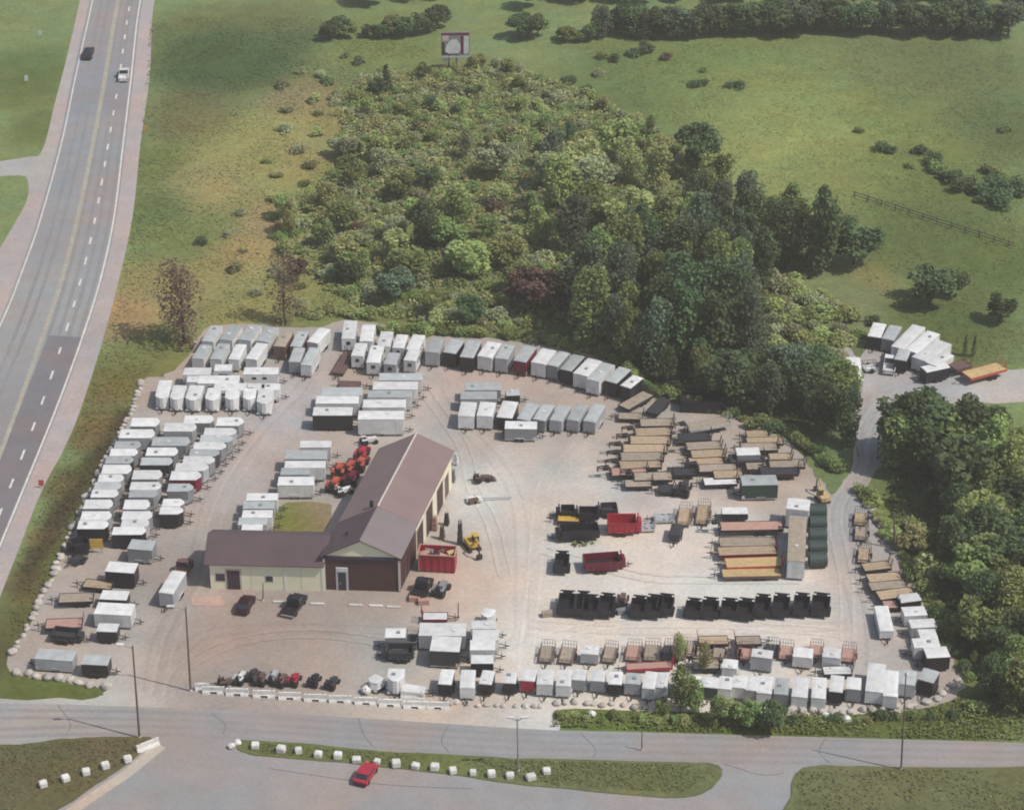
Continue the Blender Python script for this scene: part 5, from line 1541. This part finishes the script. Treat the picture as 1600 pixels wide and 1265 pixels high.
# rail fence across the right hand field
f0, f1 = P(1335, 308), P(1585, 388)
root = empty('field_fence', (f0.x, f0.y, 0), math.atan2(f1.y - f0.y, f1.x - f0.x)); tag(root, 'dark rail fence crossing the right hand meadow', 'fence')
FL = (f1 - f0).length
for i in range(int(FL / 3) + 1):
    k = MB(); k.box(i * 3 - .09, i * 3 + .09, -.09, .09, -.1, 1.3); k.build('post', WOOD, root)
for z in (.45, 1.0):
    k = MB(); k.box(0, FL, -.14, -.095, z, z + .16); k.build('rail', WOOD, root)

# ------------------------------------------------------------------ vegetation
def leaf_mesh(name, centres, sizes, tint, mat, seed, up=.5):
    r = np.random.default_rng(seed)
    n = len(centres)
    nv = r.normal(size=(n, 3)); nv[:, 2] = np.abs(nv[:, 2]) + up
    nv /= np.linalg.norm(nv, axis=1)[:, None]
    t = r.normal(size=(n, 3))
    u = np.cross(nv, t); u /= np.linalg.norm(u, axis=1)[:, None]
    w = np.cross(nv, u)
    s = sizes[:, None]
    v = np.empty((n, 4, 3))
    q = r.uniform(.6, 1.0, (n, 1))
    v[:, 0] = centres - u * s * .5
    v[:, 1] = centres - w * s * .5 * q + nv * s * .12
    v[:, 2] = centres + u * s * .5
    v[:, 3] = centres + w * s * .5 * q + nv * s * .12
    me = bpy.data.meshes.new(name)
    me.vertices.add(4 * n); me.vertices.foreach_set('co', v.reshape(-1))
    me.loops.add(4 * n); me.loops.foreach_set('vertex_index', np.arange(4 * n, dtype=np.int32))
    me.polygons.add(n); me.polygons.foreach_set('loop_start', np.arange(0, 4 * n, 4, dtype=np.int32))
    me.update(calc_edges=True)
    a = me.attributes.new('tint', 'FLOAT', 'POINT')
    a.data.foreach_set('value', np.repeat(tint, 4).astype(np.float32))
    me.materials.append(mat)
    return me


def crown_points(kind, seed):
    """leaf clump positions of one crown: several overlapping lobes with gaps; returns centres, sizes, tint"""
    r = np.random.default_rng(seed)
    if kind == 'tall':
        H, lobes, per, sz = 14.0, 22, 120, (.40, .85)
        c = np.stack([r.normal(0, 1.15, lobes), r.normal(0, 1.15, lobes), np.linspace(3.0, 12.6, lobes) + r.normal(0, .5, lobes)], 1)
        rad = 1.9 * (1 - ((c[:, 2] - 6.5) / 9.0) ** 2) * r.uniform(.75, 1.2, lobes) + .25
        st = np.array([1, 1, 1.15])
    elif kind == 'round':
        H, lobes, per, sz = 8.0, 18, 110, (.35, .75)
        th = r.uniform(0, 6.28, lobes)
        k_ = r.uniform(.2, 1, lobes) ** .5 * 2.3
        c = np.stack([k_ * np.cos(th), k_ * np.sin(th), 4.6 + r.uniform(-2.2, 2.2, lobes) * (1 - (k_ / 3.4) ** 2)], 1)
        rad = r.uniform(.9, 1.5, lobes)
        st = np.array([1, 1, .85])
    elif kind == 'conifer':
        H, lobes, per, sz = 10.0, 16, 40, (.45, .8)
        z = np.linspace(1.2, 9.6, lobes)
        th = r.uniform(0, 6.28, lobes)
        c = np.stack([.3 * np.cos(th), .3 * np.sin(th), z], 1)
        rad = 1.9 * (1 - z / 10.3) + .15
        st = np.array([1, 1, .5])
    elif kind == 'sparse':
        H, lobes, per, sz = 13.0, 20, 75, (.22, .50)
        c = np.stack([r.normal(0, .9, lobes), r.normal(0, .9, lobes), np.linspace(1.6, 12.2, lobes)], 1)
        rad = 1.5 * (1 - ((c[:, 2] - 6) / 9.5) ** 2) + .2
        st = np.array([1, 1, 1.3])
    else:  # bush
        H, lobes, per, sz = 3.0, 9, 80, (.22, .52)
        th = r.uniform(0, 6.28, lobes)
        k_ = r.uniform(0, 1, lobes) ** .5 * 1.25
        c = np.stack([k_ * np.cos(th), k_ * np.sin(th), r.uniform(.6, 2.1, lobes) * (1.1 - k_ / 2.4)], 1)
        rad = r.uniform(.55, 1.0, lobes)
        st = np.array([1, 1, .9])
    cen, size, tint = [], [], []
    for i in range(lobes):
        d = r.normal(size=(per, 3)); d /= np.linalg.norm(d, axis=1)[:, None]
        rr = rad[i] * r.uniform(.55, 1.08, per) ** .6
        p = c[i] + d * rr[:, None] * st
        cen.append(p); size.append(r.uniform(*sz, per)); tint.append(np.clip(r.normal(.5, .24) + r.normal(0, .12, per), 0, 1))
    cen = np.concatenate(cen); size = np.concatenate(size); tint = np.concatenate(tint)
    ok = cen[:, 2] > .12
    return cen[ok], size[ok], tint[ok], H


PROTO = {}


def crown(kind, var, mat):
    k = (kind, var, mat)
    if k not in PROTO:
        cen, size, tint, H = crown_points(kind, hash_seed(kind, var))
        PROTO[k] = (leaf_mesh('crown' if kind != 'bush' else 'bush', cen, size, tint, LEAF[mat], hash_seed(kind, var) + 5), H)
    return PROTO[k]


def hash_seed(kind, var):
    return sum(ord(ch) for ch in kind) * 7 + var * 131


TRUNK = {}


def trunk(kind, var):
    k = (kind, var)
    if k not in TRUNK:
        r = random.Random(hash_seed(kind, var) + 3)
        H = {'tall': 13.0, 'round': 6.3, 'conifer': 9.8, 'sparse': 12.6}[kind]
        m = MB()
        pts = [Vector((0, 0, -.2))]
        for i in range(1, 5):
            pts.append(Vector((r.uniform(-.2, .2), r.uniform(-.2, .2), H * i / 4)))
        r0 = .22 if kind != 'round' else .2
        for i in range(4):
            m.tube(pts[i], pts[i + 1], r0 * (1 - i / 4.4), r0 * (1 - (i + 1) / 4.4), n=6)
        nb = 14 if kind == 'sparse' else 7
        for i in range(nb):
            z = H * (.2 + .7 * i / nb)
            a = r.uniform(0, 6.28)
            l_ = r.uniform(.9, 1.9) * (1.1 - z / (H * 1.4))
            m.tube((0, 0, z), (l_ * math.cos(a), l_ * math.sin(a), z + l_ * .8), .06, .02, n=4)
        TRUNK[k] = m.mesh('trunk', BARK)
    return TRUNK[k]


VEG = {'tree': 0, 'bush': 0}


def plant(kind, pos, height, mat, label, group, cat=None, wide=1.0):
    var = rng.randrange({'tall': 4, 'round': 4, 'bush': 9, 'conifer': 2, 'sparse': 2}[kind])
    me, H = crown(kind, var, mat)
    s = height / H
    rz = rng.uniform(0, 6.28)
    if kind == 'bush':
        o = link('bush', me)
        o.location = (pos.x, pos.y, -.05)
        o.scale = (s * wide, s * wide, s)
        o.rotation_euler = (0, 0, rz)
        tag(o, label, cat or 'bush', group)
        VEG['bush'] += 1
        return o
    root = empty('tree' if kind != 'conifer' else 'conifer', (pos.x, pos.y, 0), rz)
    root.scale = (s * wide, s * wide, s)
    tag(root, label, cat or 'tree', group)
    link('crown', me, root)
    link('trunk', trunk(kind, var), root)
    VEG['tree'] += 1
    return root


LAND = [((710, 90), 'below the billboard'), ((900, 330), 'in mid scrub'), ((650, 350), 'in the left scrub'), ((560, 200), 'in the upper left scrub'), ((760, 220), 'in the upper scrub'), ((950, 200), 'in the meadow side scrub'),
        ((700, 470), 'behind the horse trailers'), ((860, 480), 'behind the long back row'), ((480, 440), 'behind the slanted trailers'), ((1000, 540), 'at the wood corner'), ((1150, 620), 'above the black open bin'), ((1290, 680), 'at the drive bend'),
        ((1120, 420), 'in the tall dark wood'), ((1240, 400), 'at the right wood end'), ((1250, 540), 'left of the clearing'), ((930, 450), 'at the left wood flank'), ((1060, 330), 'at the top wood edge'),
        ((1420, 720), 'right of the drive'), ((1540, 740), 'in the far thicket corner'), ((1480, 880), 'in the mid thicket'), ((1540, 1000), 'in the lower thicket'), ((1500, 1100), 'below the yard corner'),
        ((1000, 50), 'in the dark treeline'), ((1300, 45), 'above the meadow'), ((1500, 55), 'at the treeline end'), ((590, 45), 'left of the billboard'), ((820, 50), 'right of the billboard'),
        ((1520, 300), 'on the right slope'), ((1080, 110), 'in the open meadow'), ((330, 370), 'by the highway'), ((1150, 1100), 'on the weedy verge'), ((950, 1125), 'at the left verge end'), ((1400, 1130), 'on the right verge')]
MATW = {'dark': 'dark green', 'blue': 'blue green', 'mid': 'mid green', 'light': 'light green', 'olive': 'olive', 'grey': 'grey green', 'red': 'rusty'}


def zone(pos):
    x, y = pix(pos)
    return min(LAND, key=lambda l: (l[0][0] - x) ** 2 + (l[0][1] - y) ** 2)[1]


def auto(kind, pos, height, mat, wide=1.0):
    big = {'tall': 'tall', 'round': 'round', 'bush': 'low', 'conifer': 'slim', 'sparse': 'bare'}[kind]
    z = zone(pos)
    noun = 'bush' if kind == 'bush' else ('conifer' if kind == 'conifer' else 'tree')
    size = ('small ' if height < {'tall': 10, 'round': 6, 'bush': 2.2, 'conifer': 6, 'sparse': 6}[kind] else '')
    lab = f'{size}{big} {MATW[mat]} {noun} {z}'
    return plant(kind, pos, height, mat, lab, lab.replace(noun, noun + ('s' if noun != 'bush' else 'es')), None, wide)


def scatter(poly_px, spacing, tries=4000, keep=None, limit=999):
    poly = [tuple(P(*p)[:2]) for p in poly_px]
    xs = [p[0] for p in poly]; ys = [p[1] for p in poly]
    pts = []
    for _ in range(tries):
        x, y = rng.uniform(min(xs), max(xs)), rng.uniform(min(ys), max(ys))
        if not inside(poly, np.array(x), np.array(y)): continue
        if any((x - a) ** 2 + (y - b) ** 2 < spacing ** 2 for a, b in pts): continue
        pts.append((x, y))
        if len(pts) >= limit: break
    return [Vector((x, y, 0)) for x, y in pts]


def pick(choices):
    t = rng.random() * sum(w for _, w in choices)
    for c, w in choices:
        t -= w
        if t <= 0: return c
    return choices[-1][0]


# tall dark wood
Z1 = [(890, 505), (950, 470), (1030, 430), (1080, 370), (1140, 360), (1260, 385), (1300, 420), (1270, 440), (1195, 425), (1205, 500), (1300, 560), (1316, 640), (1326, 700), (1270, 685), (1225, 655), (1140, 635), (1040, 608), (975, 575), (910, 540)]
for p in scatter(Z1, 3.8, limit=100):
    x, y = pix(p)
    front = y > 585
    if x > 1185 and 470 < y < 592: continue
    if x > 1120 and y > 592:
        auto('round' if rng.random() < .5 else 'tall', p, rng.uniform(6, 10), pick([('dark', 5), ('mid', 3), ('blue', 2)]), rng.uniform(.8, 1.1))
        continue
    h_ = rng.uniform(6, 9.5) if front else rng.uniform(11, 17.5) if y > 420 else rng.uniform(9.5, 14)
    auto('round' if front and rng.random() < .6 else 'tall', p, h_, pick([('dark', 5), ('mid', 3.6), ('blue', 2.5), ('light', .5)]), rng.uniform(.7, 1.0))
# the thicket to the right of the drive
Z2 = [(1402, 712), (1450, 715), (1490, 735), (1560, 740), (1650, 735), (1680, 1120), (1560, 1110), (1510, 1035), (1470, 960), (1440, 890), (1405, 830), (1384, 780)]
for p in scatter(Z2, 3.6, limit=85):
    x, y = pix(p)
    edge = x < 1465 + (y - 800) * .26 and y > 765
    if edge and rng.random() < .35: continue
    if edge:
        auto(pick([('tall', 2), ('bush', 2), ('round', 1)]), p, rng.uniform(1.8, 4.8), pick([('mid', 4), ('light', 3), ('dark', 1.5), ('olive', 1)]), rng.uniform(.8, 1.1))
        continue
    tallish = y < 800
    auto('round' if rng.random() < .28 else 'tall', p, rng.uniform(9, 13) if tallish else rng.uniform(6, 10), pick([('dark', 5 if tallish else 2.4), ('mid', 4), ('light', .6 if tallish else 2)]), rng.uniform(.9, 1.25))
for x, y, h_ in ((1412, 726, 13), (1428, 716, 12), (1508, 735, 12.5), (1488, 742, 11), (1545, 735, 11)):
    auto('tall', P(x, y), h_, 'dark', 1.2)
# scrub between the meadow and the yard
Z3 = [(520, 150), (600, 110), (700, 110), (800, 105), (900, 140), (1000, 190), (1080, 240), (1150, 290), (1100, 350), (1010, 420), (930, 465), (890, 500), (840, 515), (760, 515), (680, 510), (620, 500), (560, 480), (500, 445), (440, 400), (440, 340), (500, 290), (540, 240)]
for p in scatter(Z3, 6.0, limit=72):
    x, y = pix(p)
    rightish = x + y * .3 > 950
    auto(pick([('round', 3), ('tall', 2.2 if rightish else .7)]), p, (rng.uniform(7, 12) if rightish else rng.uniform(5, 8.5)) if y > 250 else rng.uniform(2.8, 4.8), pick([('mid', 4), ('olive', 2.0), ('grey', 1.6), ('light', 3), ('dark', 1.4 if rightish else .6), ('blue', .8)]), rng.uniform(.85, 1.25))
for p in scatter(Z3, 3.4, limit=150, tries=6000):
    x, y = pix(p)
    auto('bush', p, rng.uniform(1.5, 3.4), pick([('olive', 4), ('grey', 3), ('mid', 1.4), ('light', 2.4), ('red', .3)]), rng.uniform(1.0, 1.5))
# particular trees
for kind, x, y, h_, mat, wide, lab in (
        ('sparse', 288, 534, 15.0, 'red', 1.35, 'tall rusty brown tree left of the slanted trailers'),
        ('sparse', 446, 505, 13.0, 'red', 1.0, 'bare pinkish sapling behind the slanted trailers'),
        ('round', 848, 490, 9.0, 'red', 1.2, 'rusty brown tree among the green behind the back row'),
        ('round', 818, 480, 8.0, 'red', 1.0, 'smaller rusty tree left of the other rusty one'),
        ('round', 465, 440, 5.0, 'red', 1.0, 'low rusty tree at the left flank of the scrub'),
        ('round', 1452, 476, 8.6, 'dark', 1.35, 'big dark round tree above the clearing'), ('round', 1494, 462, 5.2, 'dark', 1.1, 'small dark tree right of the big round one'),
        ('round', 1562, 502, 6.0, 'dark', 1.1, 'dark tree at the right edge above the clearing'), ('round', 1334, 412, 10.0, 'dark', 1.25, 'big dark round tree at the right end of the wood'),
        ('tall', 920, 485, 13.0, 'blue', 1.4, 'broad grey blue tree at the left flank of the wood'), ('tall', 668, 395, 10.0, 'dark', 1.3, 'tall dark tree in the left half of the scrub'), ('round', 700, 400, 8.0, 'mid', 1.1, 'green tree right of the tall dark one in the scrub'),
        ('round', 735, 435, 8.0, 'light', 1.3, 'bright green round tree behind the horse trailers'), ('round', 640, 445, 8.0, 'mid', 1.2, 'green round tree left of the bright green one'), ('round', 790, 420, 8.0, 'light', 1.1, 'bright green tree in the middle of the scrub'), ('tall', 712, 375, 10.5, 'mid', 1.1, 'tall green tree rising mid scrub'), ('round', 545, 445, 6.0, 'dark', 1.1, 'dark round tree at the left scrub edge'),
        ('conifer', 605, 145, 6.5, 'dark', 1.2, 'dark conifer below the billboard left'), ('round', 590, 150, 4.5, 'dark', 1.1, 'dark round tree beside the conifer'), ('round', 530, 245, 5.0, 'grey', 1.2, 'grey green round tree at the scrub tip'), ('round', 548, 250, 5.5, 'grey', 1.1, 'second grey green tree at the scrub tip'),
        ('conifer', 1507, 556, 4.2, 'dark', .7, 'slim dark conifer at the clearing, left of two'), ('conifer', 1521, 557, 4.2, 'dark', .7, 'slim dark conifer at the clearing, right of two'),
        ('tall', 1063, 1112, 7.5, 'mid', .9, 'spindly green sapling before the front row, left of two'), ('tall', 1083, 1116, 6.0, 'mid', .8, 'shorter green sapling beside the spindly one'),
        ('round', 1130, 1132, 5.0, 'mid', .9, 'leafy sapling before the dark green trailer'), ('round', 1165, 1138, 5.2, 'mid', .9, 'leafy sapling in the middle of the verge'), ('round', 1203, 1143, 5.6, 'dark', 1.0, 'bushy dark sapling by the road verge'), ('round', 1035, 1118, 3.2, 'mid', .9, 'small sapling left of the spindly one'),
        ('tall', 1100, 1050, 5.0, 'olive', .7, 'thin sapling among the utility trailers'), ('tall', 1060, 1035, 5.0, 'olive', .7, 'thin sapling at the red flatbed end'), ('bush', 1525, 1112, 2.5, 'light', 1.2, 'bright yellow green bush right of the yard corner')):
    plant(kind, P(x, y), h_, mat, lab, None, None, wide)
# treeline along the top, and the bushes left of it
for x in np.arange(938, 1580, 13):
    y = 62 if x < 1130 else (54 if x < 1400 else 60)
    if 1395 < x < 1412: continue
    auto(pick([('round', 2), ('tall', 1)]), P(x + rng.uniform(-3, 3), y - rng.uniform(0, 10)), rng.uniform(5.5, 8.5), pick([('dark', 5), ('blue', 2)]), rng.uniform(1.1, 1.5))
FAR = []
for x in np.arange(560, 1640, 15):
    c_, s_, t_, H_ = crown_points('round', int(x) % 4)
    p = P(x + rng.uniform(-6, 6), rng.uniform(-30, 14)); k_ = rng.uniform(.8, 1.1)
    FAR.append((c_ * k_ + np.array([p.x, p.y, 0]), s_ * k_, t_))
tag(link('far_wood', leaf_mesh('far_wood', np.concatenate([f[0] for f in FAR]), np.concatenate([f[1] for f in FAR]), np.concatenate([f[2] for f in FAR]), LEAF['dark'], 77)), kind='stuff')
for x, y, h_ in ((515, 62, 5), (530, 58, 5), (545, 60, 4), (575, 58, 3.5), (595, 60, 4), (612, 56, 5), (630, 58, 5), (648, 54, 5), (670, 52, 5), (685, 44, 6), (812, 62, 6), (826, 60, 7), (840, 58, 5), (885, 66, 4), (905, 66, 3), (878, 62, 3), (920, 64, 4)):
    auto('round', P(x, y), h_, pick([('dark', 3), ('mid', 1)]), 1.3)
for p in scatter([(1200, 440), (1255, 440), (1345, 500), (1325, 545), (1310, 590), (1200, 590), (1195, 500)], 3.2, limit=40):
    auto('bush', p, rng.uniform(1.8, 3.4), pick([('light', 4), ('grey', 4), ('olive', 1)]), 1.4)
for p in scatter([(440, 130), (530, 120), (515, 240), (480, 300), (430, 350), (420, 420), (520, 470), (470, 495), (380, 470), (340, 380), (400, 280), (440, 200)], 6.5, limit=34):
    auto('bush', p, rng.uniform(1.0, 2.4), pick([('olive', 3), ('mid', 2), ('grey', 2)]), 1.4)
# scattered bushes
for x, y, h_, mt in ((990, 88, 2.5, 'dark'), (1006, 82, 3, 'dark'), (940, 92, 2, 'mid'), (960, 95, 2, 'dark'), (1040, 92, 2, 'red'), (1084, 135, 2.2, 'dark'), (1100, 132, 1.8, 'dark'), (1140, 136, 1.6, 'dark'), (1155, 138, 2.2, 'dark'), (1098, 112, 1.4, 'mid'), (888, 130, 2.5, 'dark'), (915, 145, 2.2, 'dark'), (935, 118, 2, 'grey'), (1376, 236, 2.5, 'dark'), (1392, 238, 1.8, 'dark'), (1342, 206, 1.5, 'mid'), (1440, 240, 2.5, 'dark'), (1456, 255, 3, 'dark'), (1465, 268, 3, 'mid'), (1420, 262, 1.5, 'mid'), (1475, 280, 2, 'dark'),
                  (1490, 285, 3, 'dark'), (1505, 300, 3.5, 'dark'), (1520, 290, 3, 'mid'), (1535, 310, 3.5, 'dark'), (1550, 295, 3.5, 'dark'), (1568, 320, 4, 'dark'), (1560, 280, 3, 'mid'), (1545, 270, 2.5, 'mid'), (1590, 300, 4, 'dark'), (1570, 205, 2, 'mid'), (313, 381, 1.8, 'dark'), (560, 100, 2, 'dark'), (540, 90, 1.5, 'mid'), (470, 115, 1.8, 'grey'), (500, 120, 2, 'grey'),
                  (1230, 455, 3, 'light'), (1250, 470, 3, 'light'), (1270, 480, 3.2, 'grey'), (1290, 492, 3, 'light'), (1310, 490, 2.6, 'light'), (1225, 485, 3, 'grey'), (1330, 500, 2.2, 'grey'), (1255, 500, 3, 'mid'), (1362, 505, 2, 'dark'), (1340, 525, 1.8, 'mid')):
    auto('bush', P(x, y), h_, mt, 1.3)
# weedy hem along the back of the yard and round the wood
for a, b, n, mts in (((600, 520), (770, 522), 12, [('light', 2), ('mid', 2)]), ((770, 522), (940, 552), 14, [('light', 3), ('grey', 2), ('mid', 2)]), ((940, 552), (1010, 605), 9, [('light', 2), ('mid', 3)]), ((1010, 608), (1235, 682), 16, [('mid', 3), ('dark', 2), ('light', 1)]), ((1235, 680), (1318, 742), 10, [('mid', 3), ('dark', 2)]), ((1350, 770), (1460, 950), 16, [('light', 2), ('mid', 3)]), ((1460, 950), (1520, 1070), 8, [('mid', 3), ('dark', 2)]), ((870, 1122), (1240, 1132), 22, [('mid', 3), ('olive', 1), ('light', 1)]), ((1240, 1130), (1500, 1120), 20, [('mid', 3), ('dark', 1), ('olive', 2)]), ((480, 490), (600, 500), 7, [('olive', 2), ('light', 1)])):
    for i in range(n):
        t = (i + rng.uniform(-.3, .3)) / n
        auto('bush', P(a[0] + (b[0] - a[0]) * t, a[1] + (b[1] - a[1]) * t + rng.uniform(-5, 3)), rng.uniform(.9, 1.7) if a[1] > 1100 else rng.uniform(1.3, 2.6), pick(mts), rng.uniform(1, 1.5))


# weeds and grass tufts: nobody could count them
def weeds(name, poly_px, n, size, h, palette, seed, up=2.2):
    r = np.random.default_rng(seed)
    poly = [tuple(P(*p)[:2]) for p in poly_px]
    xs = [p[0] for p in poly]; ys = [p[1] for p in poly]
    X = r.uniform(min(xs), max(xs), n * 3); Y = r.uniform(min(ys), max(ys), n * 3)
    ok = inside(poly, X, Y)
    X, Y = X[ok][:n], Y[ok][:n]
    # gather into drifts
    f = np.sin(X * .35 + 1.3 * np.sin(Y * .21)) + np.sin(Y * .28 + 1.7 * np.sin(X * .17)) + r.normal(0, .8, len(X))
    keep = f > -.7
    X, Y = X[keep], Y[keep]
    k = len(X)
    c = np.stack([X, Y, r.uniform(.03, h, k)], 1)
    me = leaf_mesh(name, c, r.uniform(*size, k), r.uniform(0, 1, k), None, seed + 1, up)
    if palette is None:
        cols = blend(GB, X, Y, G_FIELD) * r.uniform(.8, 1.3, (k, 1)) * r.uniform(.93, 1.07, (k, 3))
    else:
        cols = np.array(palette)[r.integers(0, len(palette), k)] * r.uniform(.75, 1.25, (k, 1))
    set_col(me, np.repeat(cols, 4, axis=0))
    me.materials.clear(); me.materials.append(WEED)
    return tag(link(name, me), kind='stuff')


def weed_mat():
    m, nt, b = new_mat('weed_blades')
    at = nt.nodes.new('ShaderNodeAttribute'); at.attribute_name = 'Col'
    nt.links.new(at.outputs['Color'], b.inputs['Base Color'])
    b.inputs['Roughness'].default_value = .8
    b.inputs['Specular IOR Level'].default_value = .1
    return m


WEED = weed_mat()
weeds('scrub_undergrowth', Z3, 30000, (.3, .9), .8, [(.27, .28, .12), (.21, .24, .09), (.29, .28, .14), (.18, .21, .08), (.30, .28, .14)], 5)
CL = []
r9 = np.random.default_rng(91)
for p in scatter(Z3, 1.7, tries=3200, limit=900):
    c_, s_, t_, H_ = crown_points('bush', int(r9.integers(0, 8)))
    q_ = r9.random(len(c_)) < .45
    k_ = r9.uniform(.35, .8)
    CL.append((c_[q_] * np.array([k_ * 1.25, k_ * 1.25, k_]) + np.array([p.x, p.y, 0]), s_[q_] * .8, np.clip(t_[q_] + r9.normal(0, .25), 0, 1)))
for part_, mt_ in enumerate(('olive', 'light', 'mid', 'grey')):
    sel = CL[part_::4]
    tag(link('scrub_thicket', leaf_mesh('scrub_thicket', np.concatenate([f[0] for f in sel]), np.concatenate([f[1] for f in sel]), np.concatenate([f[2] for f in sel]), LEAF[mt_], 40 + part_)), kind='stuff')
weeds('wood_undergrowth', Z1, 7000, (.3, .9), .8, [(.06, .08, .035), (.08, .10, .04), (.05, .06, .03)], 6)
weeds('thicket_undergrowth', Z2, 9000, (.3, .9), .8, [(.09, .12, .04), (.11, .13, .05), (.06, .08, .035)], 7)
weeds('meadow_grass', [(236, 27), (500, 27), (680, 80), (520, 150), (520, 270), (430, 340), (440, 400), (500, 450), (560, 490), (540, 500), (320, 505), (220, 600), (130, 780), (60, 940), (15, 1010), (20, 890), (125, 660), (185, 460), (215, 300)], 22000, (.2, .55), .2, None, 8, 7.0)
weeds('field_grass', [(900, 70), (1580, 66), (1640, 400), (1600, 570), (1480, 560), (1340, 430), (1290, 330), (1150, 280), (1000, 180)], 18000, (.2, .5), .15, None, 9, 9.0)
weeds('verge_weeds', [(866, 1112), (1190, 1118), (1330, 1118), (1470, 1102), (1530, 1080), (1640, 1080), (1640, 1158), (1466, 1154), (1030, 1142), (864, 1136)], 7000, (.2, .55), .5, [(.11, .145, .035), (.13, .15, .04), (.09, .12, .035), (.16, .155, .06)], 10)
weeds('strip_weeds', [(390, 1160), (602, 1177), (800, 1188), (1090, 1196), (1120, 1212), (1060, 1240), (880, 1228), (700, 1206), (564, 1190), (400, 1177)], 5000, (.15, .4), .3, [(.12, .135, .04), (.10, .12, .04), (.15, .14, .06)], 12)
weeds('island_weeds', [(-40, 1172), (85, 1160), (217, 1155), (225, 1168), (150, 1220), (60, 1270), (-40, 1280)], 2600, (.15, .4), .3, [(.11, .105, .04), (.10, .11, .04), (.14, .11, .06)], 13)
weeds('right_island_weeds', [(1245, 1205), (1408, 1202), (1640, 1206), (1640, 1290), (1245, 1290)], 3200, (.15, .45), .35, [(.12, .125, .05), (.10, .12, .04), (.16, .14, .07)], 14)
weeds('yard_weeds', [(890, 838), (928, 836), (926, 852), (898, 856)], 160, (.3, .7), .5, [(.17, .20, .07), (.20, .22, .10)], 15)
ORDW = ORD + [f'{t}-{u}' if u else {'twenty': 'twentieth', 'thirty': 'thirtieth', 'forty': 'fortieth'}[t] for t in ('twenty', 'thirty', 'forty') for u in [''] + ORD[1:10]]
ORDW = ORD + ['sixteenth', 'seventeenth', 'eighteenth', 'nineteenth'] + ORDW[len(ORD):]
same = {}
for o in scene.objects:
    if o.parent is None and o.get('label') and o.get('group') and o['category'] in ('tree', 'bush', 'boulder'):
        same.setdefault(o['label'], []).append(o)
for lab, v in same.items():
    if len(v) < 2: continue
    v.sort(key=lambda o: pix(o.location)[0])
    for i, o in enumerate(v):
        if i + 1 < len(ORDW): o['label'] = f'{lab}, {ORDW[i + 1]} from the left'
print('trees', VEG)
